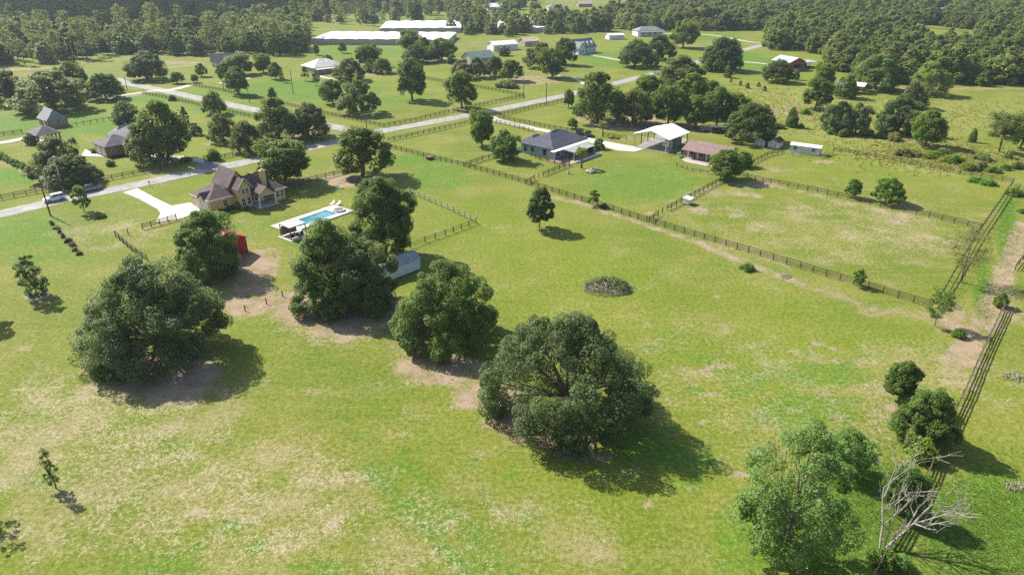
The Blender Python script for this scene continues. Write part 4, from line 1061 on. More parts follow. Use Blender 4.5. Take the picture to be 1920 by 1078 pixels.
fence('near four-board brown fence receding along the right edge', [(1879, 582), (1840, 664), (1804, 745), (1770, 818), (1736, 895), (1700, 972), (1660, 1040), (1634, 1086)], mat=M_board_grey, ph=1.45, rails=(.3, .62, .94, 1.26), rail_h=.15)
fence('wire fence continuing from the board fence to the right edge', [(1881, 583), (1903, 588), (1945, 597)], mat=M_board_grey, bay=3.5, wire=True)
fence('dark fence at the right edge above the board fence', [(1903, 506), (1925, 478)], bay=3)
fence('rail fence from the concrete drive towards the barn trees', [(331, 412), (300, 421), (268, 430), (241, 440), (217, 444)], gaps=(4, 5))
fence('short fence running down towards the huge left oak', [(217, 444), (247, 470), (277, 490)], gaps=())
fence('rail fence behind the yellow house by the mulched tree', [(563, 346), (595, 338), (657, 323)])
fence('pale two-rail garden fence beside the lawn behind the pool', [(767, 361), (805, 378), (850, 398), (893, 419)], mat=M_board_pale, rails=(.5, 1.15))
fence('thin wire fence with dark posts below the pale garden fence', [(893, 419), (865, 430), (835, 441), (797, 454), (770, 465)], bay=3.0, rails=(.5, 1.05), rail_h=.09)
fence('low wire fence stub on the bare soil by the barn', [(555, 553), (530, 556), (500, 570), (460, 583)], wire=True, bay=3.6, ph=1.1, rails=(.5, .95))
fence('dark fence from the long fence towards the blue house, left one', [(872, 313), (905, 301), (940, 291), (975, 284)])
fence('dark gated fence from the long fence towards the blue house patio', [(987, 346), (1002, 337), (1018, 331), (1068, 311)], gaps=(2, 3))
fence('low fence along the blue house patio edge', [(996, 292), (1012, 300), (1040, 307), (1068, 311)], ph=1.1, rails=(.5, .95))
fence('dark fence on the near side of the blue house lane', [(930, 231), (965, 239), (1000, 249)], rails=(.4, .8, 1.2))
fence('dark fence on the far side of the blue house lane', [(935, 222), (975, 230), (1040, 243), (1075, 249)], rails=(.4, .8, 1.2))
fence('roadside fence on the near side of the main road', [(728, 266), (805, 249), (890, 230), (925, 222)])
fence('roadside fence further along, near side, before the tree belt', [(938, 218), (960, 213), (1005, 202), (1060, 190)])
fence('roadside fence on the far side of the main road', [(720, 239), (780, 227), (850, 210), (960, 187), (981, 183)])
fence('field fence along the far side of the side road', [(357, 161), (418, 172), (480, 186), (547, 200), (615, 216), (720, 239)], joined=True)
fence('field fence along the near side of the side road', [(268, 177), (325, 188), (380, 201), (430, 212), (490, 225)], joined=True)
fence('fence across the far field below the tree clump', [(722, 137), (780, 146), (835, 156), (895, 165), (981, 181)], joined=True)
fence('roadside fence at the far left below the boundary path', [(-20, 379), (50, 366), (105, 357), (190, 341), (270, 325), (345, 309)])
fence('roadside fence at the brick house gate going to the junction', [(383, 300), (422, 297), (480, 283), (550, 267), (618, 255)])
fence('thin field fence behind the carport at the far left', [(-10, 257), (42, 250)], joined=True)
fence('thin wire field fence behind the brick house', [(118, 242), (170, 232), (228, 222)], joined=True, rails=(1.0,))
fence('pale fence in front of the white long shed', [(1467, 287), (1500, 294), (1540, 298), (1562, 290)], mat=M_board_pale, ph=1.0, rails=(.45, .9))
fence('low rail fence around the stable\'s brick yard', [(1268, 311), (1298, 322), (1327, 327), (1346, 319)], mat=M_board_grey, ph=1.1, rails=(.45, .9))
fence('dark fence along the boundary of the far right field', [(1722, 53), (1815, 61)], joined=True)
fence('low dark hedge-side fence beside the far left lawn', [(-20, 196), (60, 192), (110, 186), (180, 178)], joined=True)
fence('low dark fence behind the white pavilion', [(1130, 256), (1150, 259), (1175, 263)], rails=(.4, .8, 1.2))
# ---------------------------------------------------------------- building kit
M_white = paint('white_trim', (0.72, 0.71, 0.68), 0.5, 0.12)
M_glass = glassy('window_glass')
M_dark = paint('dark_interior', (0.03, 0.03, 0.032), 0.9, 0.3)
M_steel = paint('galvanised_steel', (0.36, 0.37, 0.38), 0.45, 0.2, metal=0.4)
M_wood = paint('weathered_timber', (0.17, 0.125, 0.085), 0.8, 0.35, 2.0, streak=(1, 1, .3))
M_pole = paint('pole_timber', (0.13, 0.105, 0.085), 0.85, 0.35, 2.0, streak=(1, 1, .2))
M_black = paint('black_paint', (0.018, 0.018, 0.02), 0.4, 0.2)
M_tyre = paint('tyre_rubber', (0.02, 0.02, 0.02), 0.85, 0.2)
def walls(mb, x0, x1, y0, y1, ze, z0=-.12): return mb.box(x0, x1, y0, y1, z0, ze)
def gable_walls(mb, x0, x1, y0, y1, ze, zr, axis, z0=-.12):
    p0, p1 = (y0, y1) if axis == 'x' else (x0, x1); a0, a1 = (x0, x1) if axis == 'x' else (y0, y1)
    return mb.extrude([(p0, z0), (p1, z0), (p1, ze), ((p0 + p1) / 2, zr), (p0, ze)], axis, a0, a1)
def gable_roof(mb, x0, x1, y0, y1, ze, zr, axis, ov=.45, th=.14, mi=0):
    p0, p1 = (y0, y1) if axis == 'x' else (x0, x1); a0, a1 = (x0, x1) if axis == 'x' else (y0, y1)
    pm = (p0 + p1) / 2; sl = (zr - ze) / (pm - p0); e = ze - sl * ov + .02
    return mb.extrude([(p0 - ov, e), (pm, zr + .02), (p1 + ov, e), (p1 + ov, e + th), (pm, zr + th + .04), (p0 - ov, e + th)], axis, a0 - ov, a1 + ov, mi)
def hip_roof(mb, x0, x1, y0, y1, ze, zr, ov=.45, th=.18, inset=None):
    x0 -= ov; x1 += ov; y0 -= ov; y1 += ov
    w, d = x1 - x0, y1 - y0; i = (min(w, d) / 2 if inset is None else inset)
    if w >= d: r = [(x0 + i, (y0 + y1) / 2), (x1 - i, (y0 + y1) / 2)]
    else: r = [((x0 + x1) / 2, y0 + i), ((x0 + x1) / 2, y1 - i)]
    vs = [(x0, y0, ze), (x1, y0, ze), (x1, y1, ze), (x0, y1, ze), (x0, y0, ze + th), (x1, y0, ze + th), (x1, y1, ze + th), (x0, y1, ze + th), (*r[0], zr), (*r[1], zr)]
    fs = [(3, 2, 1, 0), (0, 1, 5, 4), (1, 2, 6, 5), (2, 3, 7, 6), (3, 0, 4, 7)]
    fs += [(4, 5, 9, 8), (5, 6, 9), (6, 7, 8, 9), (7, 4, 8)] if w >= d else [(4, 5, 8), (5, 6, 9, 8), (6, 7, 9), (7, 4, 8, 9)]
    return mb.add(vs, fs)
_wm = {}
ROT = {'-y': 0.0, '+x': math.pi / 2, '+y': math.pi, '-x': -math.pi / 2}
def window(parent, face, at, z, w, h, wall, frame=None, glass=None, bars=True, name='window'):
    """frame ring proud of the wall, pane set inside it"""
    frame = frame or M_white; glass = glass or M_glass
    k = (w, h, frame.name, glass.name, bars)
    if k not in _wm:
        f = MB(); t = .10
        f.box(-w / 2 - t, -w / 2, -.07, .02, -t, h + t); f.box(w / 2, w / 2 + t, -.07, .02, -t, h + t)
        f.box(-w / 2, w / 2, -.07, .02, -t, 0); f.box(-w / 2, w / 2, -.07, .02, h, h + t)
        if bars: f.box(-w / 2, w / 2, -.055, .0, h / 2 - .03, h / 2 + .03); f.box(-.025, .025, -.052, .0, 0, h)
        p = MB().box(-w / 2, w / 2, -.03, .015, 0, h)
        _wm[k] = (f.mesh('window', frame), p.mesh('pane', glass))
    f, p = _wm[k]
    loc = (at, wall, z) if face in ('-y', '+y') else (wall, at, z)
    o = place(name, f, parent, loc, (0, 0, ROT[face])); place('pane', p, o)
    return o
def door(parent, face, at, w, h, wall, mat, name='door', z=0.0, panels=0):
    m = MB().box(-w / 2, w / 2, -.06, .02, 0, h)
    for k in range(panels):
        zz = h * (k + .08) / panels; m.box(-w / 2 + .12, w / 2 - .12, -.085, -.055, zz, zz + h * .84 / panels)
    m.box(-w / 2 - .1, -w / 2, -.09, .02, 0, h + .1, 1); m.box(w / 2, w / 2 + .1, -.09, .02, 0, h + .1, 1); m.box(-w / 2, w / 2, -.09, .02, h, h + .1, 1)
    loc = (at, wall, z) if face in ('-y', '+y') else (wall, at, z)
    o = m.build(name, [mat, M_white], parent, loc, (0, 0, ROT[face]))
    MB().box(w / 2 - .2, w / 2 - .12, -.13, -.06, .95, 1.1).build('handle', M_steel, o)
    return o

# ---------------------------------------------------------------- yellow two-storey house
M_stucco = paint('yellow_stucco', (0.56, 0.39, 0.17), 0.8, 0.12, 0.6, bump=.15)
M_brown = shingle('brown_shingles', (0.115, 0.084, 0.078))
M_fascia = paint('cream_fascia', (0.62, 0.56, 0.46), 0.6, 0.1)
yh = thing('house', 'yellow two-storey house with brown shingle roofs, chimney and back porch', 'house', (-70.5, 151.1), GRID)
m = MB(); walls(m, .4, 8.0, .4, 9.0, 3.0); gable_walls(m, 6.7, 9.7, -2.0, 4.0, 5.05, 6.95, 'y'); gable_walls(m, 6.2, 10.8, 1.6, 8.4, 5.2, 8.2, 'y')
m.box(9.7, 15.2, -.4, 5.6, -.12, 3.0); m.box(15.2, 18.0, -3.1, 5.6, -.12, 3.0); m.box(9.7, 15.2, 4.0, 5.605, -.12, 3.0)
m.build('wall', M_stucco, yh)
m = MB(); hip_roof(m, .4, 8.2, .4, 9.0, 2.95, 5.55); m.build('garage_roof', M_brown, yh)
m = MB(); gable_roof(m, 6.7, 9.7, -2.0, 4.0, 5.05, 6.95, 'y', ov=.5); m.build('front_gable_roof', M_brown, yh)
m = MB(); gable_roof(m, 6.2, 10.8, 1.6, 8.4, 5.2, 8.2, 'y', ov=.5); m.build('upper_roof', M_brown, yh)
m = MB(); i = [(8.6, -.9, 3.0), (15.0, -.9, 3.0), (15.0, -3.6, 3.0), (18.45, -3.6, 3.0), (18.45, 6.1, 3.0), (8.6, 6.1, 3.0), (9.5, 1.3, 6.75), (14.3, 1.3, 6.75), (15.6, -.4, 4.9)]
vs = [*i]; n0 = len(vs); low = [(x, y, z - .17) for x, y, z in i[:6]]; vs += low
fs = [(0, 1, 8, 7, 6), (1, 2, 8), (2, 3, 8), (3, 4, 7, 8), (4, 5, 6, 7), (5, 0, 6)] + [(9, 10, 1, 0), (10, 11, 2, 1), (11, 12, 3, 2), (12, 13, 4, 3), (13, 14, 5, 4), (14, 9, 0, 5), (14, 13, 12, 11, 10, 9)]
m.add(vs, fs); m.build('main_roof', M_brown, yh)
m = MB(); gable_roof(m, 10.0, 14.5, -4.75, .6, 3.0, 4.65, 'y', ov=.35); m.build('porch_roof', M_brown, yh)
m = MB(); m.extrude([(10.05, 2.9), (14.45, 2.9), (12.25, 4.55)], 'y', -4.7, -4.5); m.build('porch_gable', M_stucco, yh)
m = MB(); m.box(9.75, 14.75, -4.9, -4.66, 2.72, 2.92); m.build('porch_beam', M_fascia, yh)
for x in (10.0, 14.3):
    c = MB().tube([(x, -4.78, 0), (x, -4.78, 2.75)], .15, 10); c.box(x - .24, x + .24, -5.02, -4.54, 0, .22); c.box(x - .2, x + .2, -4.98, -4.58, 2.55, 2.74); c.build('column', M_white, yh)
MB().box(9.6, 15.1, -5.2, -.3, -.1, .14).build('porch_floor', M_concrete, yh)
m = MB(); m.box(13.7, 14.9, -.75, .2, 2.5, 7.3); m.box(13.6, 15.0, -.85, .3, 7.3, 7.5); m.box(14.0, 14.6, -.5, -.05, 7.5, 7.8)
m.build('chimney', M_stucco, yh)
for (x0, x1, y) in ((-.06, 8.6, -.06), ): MB().box(x0, x1 - 2.3, y - .03, y + .05, 2.84, 3.16).build('fascia', M_fascia, yh)
MB().box(-.1, -.02, -.06, 9.4, 2.84, 3.16).build('fascia', M_fascia, yh)
MB().box(14.95, 18.5, -3.69, -3.61, 2.8, 3.04).build('fascia', M_fascia, yh)
# gable boards of the two-storey front
for a, b in (((6.2, 4.62), (8.2, 7.15)), ((10.2, 4.62), (8.2, 7.15))):
    m = MB(); q = [(a[0], -2.56, a[1]), (b[0], -2.56, b[1]), (b[0], -2.56, b[1] + .25), (a[0], -2.56, a[1] + .25)]
    m.add(q + [(x, y + .06, z) for x, y, z in q], [(0, 1, 2, 3), (7, 6, 5, 4), (0, 4, 5, 1), (1, 5, 6, 2), (2, 6, 7, 3), (3, 7, 4, 0)]); m.build('bargeboard', M_fascia, yh)
# little gable dormer over the garage doors
m = MB(); gable_roof(m, -.1, 3.0, 1.9, 4.6, 3.2, 4.4, 'x', ov=.25); m.build('dormer_roof', M_brown, yh)
m = MB(); m.extrude([(1.95, 3.05), (4.55, 3.05), (3.25, 4.3)], 'x', -.05, .2); m.build('dormer_face', M_fascia, yh)
for y in (2.8, 6.4): door(yh, '-x', y, 2.7, 2.3, .4, M_fascia, 'garage_door', panels=4)
window(yh, '-y', 4.1, .9, 1.0, 1.5, .4)
window(yh, '-y', 7.8, 3.5, .75, 1.2, -2.0); window(yh, '-y', 8.75, 3.5, .75, 1.2, -2.0)
window(yh, '-y', 7.5, .7, .9, 1.7, -2.0); window(yh, '-y', 8.95, .7, .9, 1.7, -2.0)
for x in (10.6, 11.7): window(yh, '-y', x, .6, .8, 1.8, -.4)
door(yh, '-y', 12.9, .95, 2.1, -.4, M_white); window(yh, '-y', 14.2, .6, .8, 1.8, -.4)
window(yh, '-y', 15.9, .9, .8, 1.5, -3.1); window(yh, '-y', 17.2, .9, .8, 1.5, -3.1); window(yh, '-x', -1.7, .9, .7, 1.4, 15.2)
for k, x in enumerate((11.2, 13.2)): MB().box(x, x + .8, 1.15, 1.5, 6.78, 6.98).build('ridge_vent', M_dark, yh)
for x, y, z in ((4.9, 2.6, 4.55), (5.3, 2.2, 4.35)): MB().tube([(x, y, z - .3), (x, y, z + .3)], .06, 6).build('vent_pipe', M_white, yh)

# ---------------------------------------------------------------- pool, deck and cabana
pl = thing('swimming_pool', 'long turquoise swimming pool with a pale concrete deck and raised spa', 'pool', (-47.9, 142.3), GRID + R(3))
M_deck = worn_surface('pool_deck', (0.42, 0.38, 0.34), (0.56, 0.52, 0.47), crack=.4)
m = MB(); m.box(-3.0, 15.0, 3.9, 5.6, -.1, .16); m.box(-3.0, 15.0, -1.6, .0, -.1, .16); m.box(-3.0, .6, 0, 3.9, -.1, .16); m.box(11.2, 15.0, 0, 3.9, -.1, .16)
m.build('deck', M_deck, pl)
M_tile = paint('pool_tile', (0.035, 0.075, 0.10), 0.3, 0.3)
m = MB(); m.box(.5, 11.3, 3.84, 3.905, -.1, .13); m.box(.5, 11.3, -.005, .06, -.1, .13); m.box(.56, .66, 0, 3.9, -.1, .13); m.box(11.14, 11.22, 0, 3.9, -.1, .13); m.build('basin', M_tile, pl)
mw = new_mat('pool_water'); N, L = nt(mw); b = N['Principled BSDF']
pos = N.new('ShaderNodeTexCoord').outputs['Object']
L.new(mixc(N, L, remap(N, L, noise(N, L, pos, .35, 3), .35, .65), (0.02, 0.15, 0.19), (0.07, 0.28, 0.32)), b.inputs['Base Color'])
b.inputs['Roughness'].default_value = .06
bn = N.new('ShaderNodeBump'); bn.inputs['Strength'].default_value = .25; bn.inputs['Distance'].default_value = .1
L.new(noise(N, L, pos, 2.2, 3, .6, dist=.6), bn.inputs['Height']); L.new(bn.outputs[0], b.inputs['Normal'])
MB().box(.6, 11.2, .03, 3.87, -.08, .05).build('water', mw, pl)
m = MB(); pts = [(12.9 + 1.5 * math.cos(a), 1.2 + 1.5 * math.sin(a)) for a in np.linspace(.39, 6.67, 9)[:-1]]
m.prism(pts, .1, .55); m.build('spa_wall', M_deck, pl)
MB().prism([(12.9 + 1.15 * math.cos(a), 1.2 + 1.15 * math.sin(a)) for a in np.linspace(.39, 6.67, 9)[:-1]], .5, .565).build('spa_water', paint('spa_cover', (.10, .13, .14), .3, .3), pl)
cb = thing('cabana', 'flat grey-roofed open cabana at the near end of the pool', 'cabana', (-46.95, 134.7), GRID + R(3))
M_greyroof = ribbed('cabana_roof', (0.40, 0.38, 0.37), 'X', .6)
m = MB(); m.add([(0, 0, 2.75), (4.2, 0, 2.75), (4.2, 3.8, 2.95), (0, 3.8, 2.95), (0, 0, 2.9), (4.2, 0, 2.9), (4.2, 3.8, 3.1), (0, 3.8, 3.1)], [(3, 2, 1, 0), (4, 5, 6, 7), (0, 1, 5, 4), (1, 2, 6, 5), (2, 3, 7, 6), (3, 0, 4, 7)]); m.build('roof', M_greyroof, cb)
for x in (.15, 4.05):
    for y in (.15, 3.65): MB().box(x - .08, x + .08, y - .08, y + .08, 0, 2.82).build('post', M_wood, cb)
MB().box(-.4, 4.6, -.6, 4.2, -.1, .1).build('floor', M_deck, cb)
MB().box(.3, 3.9, 3.5, 3.62, .3, 2.3).build('screen', M_wood, cb)
def lounger(loc, rz, label, mat, group=None):
    t = thing('sun_lounger', label, 'lounger', loc, rz, group)
    m = MB(); m.box(0, 1.3, 0, .65, .28, .36); m.build('seat', mat, t)
    m = MB(); m.add([(1.3, 0, .28), (1.9, 0, .75), (1.9, .65, .75), (1.3, .65, .28), (1.3, 0, .36), (1.87, 0, .82), (1.87, .65, .82), (1.3, .65, .36)], [(3, 2, 1, 0), (4, 5, 6, 7), (0, 1, 5, 4), (1, 2, 6, 5), (2, 3, 7, 6), (3, 0, 4, 7)]); m.build('backrest', mat, t)
    for x in (.08, 1.2):
        for y in (.05, .6): MB().box(x - .03, x + .03, y - .03, y + .03, 0, .28).build('leg', M_steel, t)
M_lounge = paint('cream_fabric', (.68, .64, .55), .8, .1)
for (px, py, lb) in ((622, 386, 'cream sun lounger on the far pool deck corner'), (633, 387, 'second cream sun lounger beside the first on the deck corner')):
    X, Y = G(px, py); lounger((X, Y, .0), GRID + .4, lb, M_lounge)
X, Y = G(655, 401); lounger((X, Y, .16), GRID - .9, 'grey sun lounger on the deck right of the spa', paint('grey_fabric', (.25, .24, .23), .8, .1))
def chair(loc, rz, label, mat, group=None, name='garden_chair'):
    t = thing(name, label, 'chair', loc, rz, group)
    MB().box(-.28, .28, -.28, .28, .4, .47).build('seat', mat, t); MB().box(-.28, .28, .22, .29, .47, 1.0).build('backrest', mat, t)
    for x in (-.25, .25):
        for y in (-.25, .25): MB().box(x - .025, x + .025, y - .025, y + .025, 0, .4).build('leg', mat, t)
        MB().box(x - .04, x + .04, -.25, .25, .62, .67).build('armrest', mat, t)
X, Y = G(634, 354); chair((X, Y, 0), 1.0, 'pale garden chair alone on the lawn, left of two', M_white)
X, Y = G(640, 353); chair((X, Y, 0), 2.2, 'pale garden chair alone on the lawn, right of two', M_white)
for k, (u, v, rz) in enumerate(((.9, .5, 0), (2.0, .4, .3), (3.2, .6, -.3), (4.9, .3, .8))):
    p = Vector((-46.95, 134.7, .1)) + U * u + V * v
    chair(p, GRID + rz, 'dark patio chair by the pool cabana', paint('dark_wicker', (.05, .04, .035), .8, .2), 'patio chairs at the cabana', 'patio_chair')
tb = thing('patio_table', 'cream patio table under the cabana roof', 'table', Vector((-46.95, 134.7, .1)) + U * 3.2 + V * 1.9, GRID)
MB().box(-.9, .9, -.5, .5, .68, .75).build('tabletop', M_lounge, tb)
for x in (-.8, .8):
    for y in (-.4, .4): MB().box(x - .04, x + .04, y - .04, y + .04, 0, .68).build('leg', M_lounge, tb)

# ---------------------------------------------------------------- red barn
M_red = ribbed('red_barn_board', (0.42, 0.018, 0.022), 'X', .6, 2.2)
M_tin = ribbed('grey_metal_roof', (0.33, 0.33, 0.35), 'Y', .45)
rb = thing('barn', 'bright red barn half hidden behind the leafy tree', 'barn', (-59.2, 122.6), GRID + R(2))
m = MB(); gable_walls(m, 0, 8.2, 0, 6.5, 3.2, 5.3, 'y'); m.build('wall', M_red, rb)
m = MB(); gable_roof(m, 0, 8.2, 0, 6.5, 3.2, 5.3, 'y', ov=.3); m.build('roof', paint('red_roof', (.40, .03, .03), .6, .2), rb)
door(rb, '-y', 4.1, 2.6, 2.6, 0, M_red, panels=2); window(rb, '-y', 1.4, 1.2, .8, .9, 0); window(rb, '-x', 3.2, 1.2, .8, .9, 0)

# ---------------------------------------------------------------- white walled shed
M_pale = ribbed('pale_siding', (0.60, 0.63, 0.68), 'X', .45, 2.5, vary=.08)
ws = thing('shed', 'long white walled shed with a rounded grey metal roof', 'shed', (-24.6, 113.0), GRID - R(3))
m = MB(); m.extrude([(0, .15), (3.6, .15), (3.6, 2.3), (2.9, 3.0), (1.8, 3.35), (.7, 3.0), (0, 2.3)], 'x', 0, 10.0); m.build('wall', M_pale, ws)
m = MB(); pr = [(-.15, 2.28), (.65, 3.04), (1.8, 3.41), (2.95, 3.04), (3.75, 2.28)]
m.extrude(pr + [(y, z + .07) for y, z in pr[::-1]], 'x', -.15, 10.15); m.build('roof', ribbed('shed_metal_roof', (.30, .30, .34), 'X', .4, 2.0), ws)
for x in (.6, 5, 9.4): MB().box(x - .1, x + .1, .1, 3.5, -.1, .15).build('skid', M_wood, ws)
for x in (4.6, 7.9): MB().box(x, x + .22, .62, 1.75, 3.22, 3.4).build('roof_strip', M_white, ws)
door(ws, '-x', 1.8, 2.0, 2.0, 0, M_white, z=.15, panels=1)

# ---------------------------------------------------------------- blue house with patio
M_blue = paint('blue_grey_siding', (0.27, 0.34, 0.42), .7, .12, .8)
M_slate = shingle('charcoal_shingles', (0.082, 0.082, 0.105))
bh = thing('house', 'blue-grey single-storey house with charcoal hip roof and covered patio', 'house', (12.1, 197.6), GRID)
m = MB(); walls(m, .45, 17.6, .45, 12.0, 3.0); walls(m, 1.5, 9, 12.0, 13.6, 2.9); m.build('wall', M_blue, bh)
m = MB(); hip_roof(m, .45, 17.6, .45, 12.0, 2.95, 6.3); m.build('roof', M_slate, bh)
m = MB(); hip_roof(m, 1.5, 9, 8.5, 13.6, 2.9, 5.0); m.build('rear_roof', M_slate, bh)
for x in (7.2, 8.4, 9.6): MB().box(x, x + .7, 6.0, 6.5, 6.22, 6.42).build('ridge_vent', M_black, bh)
window(bh, '-x', 3.5, .9, 1.0, 1.5, .45, frame=M_black); window(bh, '-x', 8.2, 1.2, .9, 1.0, .45, frame=M_black); window(bh, '-x', 11.0, .9, 1.0, 1.4, .45, frame=M_black)
window(bh, '-y', 3.0, .4, 1.8, 1.9, .45); window(bh, '-y', 7.0, .4, 1.8, 1.9, .45); door(bh, '-y', 10.5, 1.0, 2.1, .45, M_white); window(bh, '-y', 14, .9, 1.2, 1.4, .45)
m = MB(); m.add([(-1.6, -.05, 2.86), (17.8, -.05, 2.86), (17.8, -1.5, 2.80), (-1.6, -1.5, 2.80), (-1.6, -.05, 2.98), (17.8, -.05, 2.98), (17.8, -1.5, 2.92), (-1.6, -1.5, 2.92)], [(3, 2, 1, 0), (4, 5, 6, 7), (0, 1, 5, 4), (1, 2, 6, 5), (2, 3, 7, 6), (3, 0, 4, 7)]); m.build('patio_gutter_roof', M_white, bh)
m = MB(); m.add([(3.0, -1.5, 2.75), (14.5, -1.5, 2.75), (13.8, -5.4, 2.45), (3.0, -5.4, 2.45), (3.0, -1.5, 2.87), (14.5, -1.5, 2.87), (13.8, -5.4, 2.57), (3.0, -5.4, 2.57)], [(3, 2, 1, 0), (4, 5, 6, 7), (0, 1, 5, 4), (1, 2, 6, 5), (2, 3, 7, 6), (3, 0, 4, 7)]); m.build('patio_roof', ribbed('patio_roof_sheet', (.30, .30, .30), 'X', .5), bh)
for x in (3.2, 8.4, 13.6): MB().box(x - .07, x + .07, -5.3, -5.16, .1, 2.5).build('post', M_white, bh)
for x in (-1.3,): MB().box(x - .07, x + .07, -1.4, -1.26, 0, 2.8).build('post', M_white, bh)
M_paver = brickwork('pink_pavers', (0.40, 0.24, 0.19))
MB().box(-1.5, 14.8, -6.8, .4, -.1, .12).build('patio_floor', paint('patio_pavers', (.42, .27, .22), .8, .25, 2.5), bh)
MB().box(1.5, 14.8, -7.05, -6.82, -.1, .42).build('patio_wall', M_white, bh)
MB().box(14.1, 14.25, -5.3, -1.2, .1, 2.4).build('patio_screen', paint('dark_screen', (.05, .055, .05), .8, .3), bh)
for x, y, z, s in ((1.0, -2.6, .12, .7), (3.8, -3.2, .12, .8), (6.4, -3.0, .12, .9)):
    q = Vector((12.1, 197.6, z)) + U * x + V * y; chair(q, GRID + x, 'dark patio chair under the blue house patio roof', M_black, 'patio chairs of the blue house', 'patio_chair')

# ---------------------------------------------------------------- white pavilion
M_whiteroof = ribbed('white_metal_roof', (0.74, 0.74, 0.71), 'Y', .45, vary=.06)
pv = thing('pavilion', 'large open pavilion with a white metal gable roof on steel posts', 'pavilion', (47.7, 205.3), GRID)
m = MB(); gable_roof(m, .2, 13.2, .3, 12.5, 4.0, 5.75, 'x', ov=.3, th=.12); m.build('roof', M_whiteroof, pv)
for x in (.5, 4.6, 8.8, 12.8):
    for y in (.5, 12.3): MB().box(x - .1, x + .1, y - .1, y + .1, 0, 4.0).build('post', M_black if x > 4 else M_steel, pv)
for x in (.5, 4.6, 8.8, 12.8):
    m = MB(); m.tube([(x, .5, 3.9), (x, 6.4, 5.6), (x, 12.3, 3.9)], .08, 4); m.tube([(x, .5, 3.9), (x, 12.3, 3.9)], .06, 4); m.build('truss', M_steel, pv)
ct = thing('storage_container', 'grey storage container under the pavilion roof', 'container', Vector((47.7, 205.3, 0)) + U * 5.2 + V * 1.6, GRID)
m = MB().box(0, 6.0, 0, 2.4, .15, 2.6); m.build('body', ribbed('container_sheet', (.16, .18, .20), 'X', .5, 3), ct)
for x in (.06, 3.0): MB().box(x, x + .1, -.05, 0, .2, 2.55).build('rib', M_steel, ct)
door(ct, '-x', 1.2, 2.1, 2.2, 0, M_steel, z=.2, panels=1)
hp = thing('basketball_hoop', 'white-framed basketball hoop at the near corner of the pavilion', 'basketball hoop', Vector((47.7, 205.3, 0)) + U * -.6 + V * .6, GRID - R(90))
m = MB().tube([(0, 0, 0), (0, 0, 2.4), (0, -.5, 2.9)], .08, 6); m.build('pole', M_white, hp)
m = MB(); m.box(-.9, .9, -.62, -.58, 2.6, 3.6); m.build('backboard', glassy('hoop_board', (.25, .27, .28), .2), hp)
m = MB(); m.box(-.95, -.88, -.66, -.55, 2.55, 3.65); m.box(.88, .95, -.66, -.55, 2.55, 3.65); m.box(-.88, .88, -.66, -.55, 3.58, 3.65); m.box(-.88, .88, -.66, -.55, 2.55, 2.62); m.build('board_frame', M_white, hp)
m = MB().tube([(.23 * math.cos(a), -.9 + .23 * math.sin(a), 2.75) for a in np.linspace(0, 6.28, 13)], .02, 4); m.build('rim', paint('orange_rim', (.5, .12, .02), .5, .1), hp)

# ---------------------------------------------------------------- red-roofed stable
M_mauve = ribbed('faded_red_roof', (0.215, 0.135, 0.125), 'Y', .6)
sb = thing('stable', 'stable with a faded red metal roof and a brick yard in front', 'stable', (60.6, 190.5), GRID)
m = MB(); m.box(2.6, 9.2, .6, 13.6, -.1, 2.9); m.build('wall', paint('stable_wall', (.22, .175, .13), .8, .2), sb)
m = MB(); m.extrude([(2.62, 2.9), (9.18, 2.9), (6.2, 4.35)], 'y', .62, 13.58); m.build('gable', paint('stable_gable', (.36, .32, .27), .8, .2), sb)
pr = [(0.7, 2.45), (2.4, 2.95), (6.2, 4.4), (9.8, 2.9)]
m = MB(); m.extrude(pr + [(x, z + .1) for x, z in pr[::-1]], 'y', 0, 14.2); m.build('roof', M_mauve, sb)
for y in (.5, 3.7, 7.0, 10.3, 13.6): MB().box(.95, 1.1, y - .08, y + .08, 0, 2.5).build('post', M_wood, sb)
for y in (2.4, 5.3, 8.2, 11.2):
    d = MB().box(2.52, 2.62, y - .7, y + .7, 0, 2.3); d.build('stall_opening', M_dark, sb)
    door(sb, '-x', y + 1.45, .12, 2.2, 2.6, M_white, 'stall_post'); MB().box(2.44, 2.51, y - .65, y + .65, .05, 1.1).build('stall_door', M_wood, sb)
window(sb, '-y', 6, 1.0, .9, 1.0, .6)
MB().prism([(-2.6, 2.5), (2.5, 2.5), (2.5, 13.0), (-.6, 13.0), (-2.6, 10.5)], -.1, .06).build('brick_yard', brickwork('yard_brick', (.34, .15, .11)), sb)
hs = thing('horse_shelter_tank', 'white covered bench at the left end of the stable', 'bench', Vector((60.6, 190.5, 0)) + U * .2 + V * 14.2, GRID)
MB().box(0, 2.2, 0, .9, .5, .6).build('seat', M_white, hs); MB().box(0, 2.2, .8, .9, .6, 1.3).build('backrest', M_white, hs)
for x in (.1, 2.1): MB().box(x - .05, x + .05, .1, .8, 0, .5).build('leg', M_white, hs)

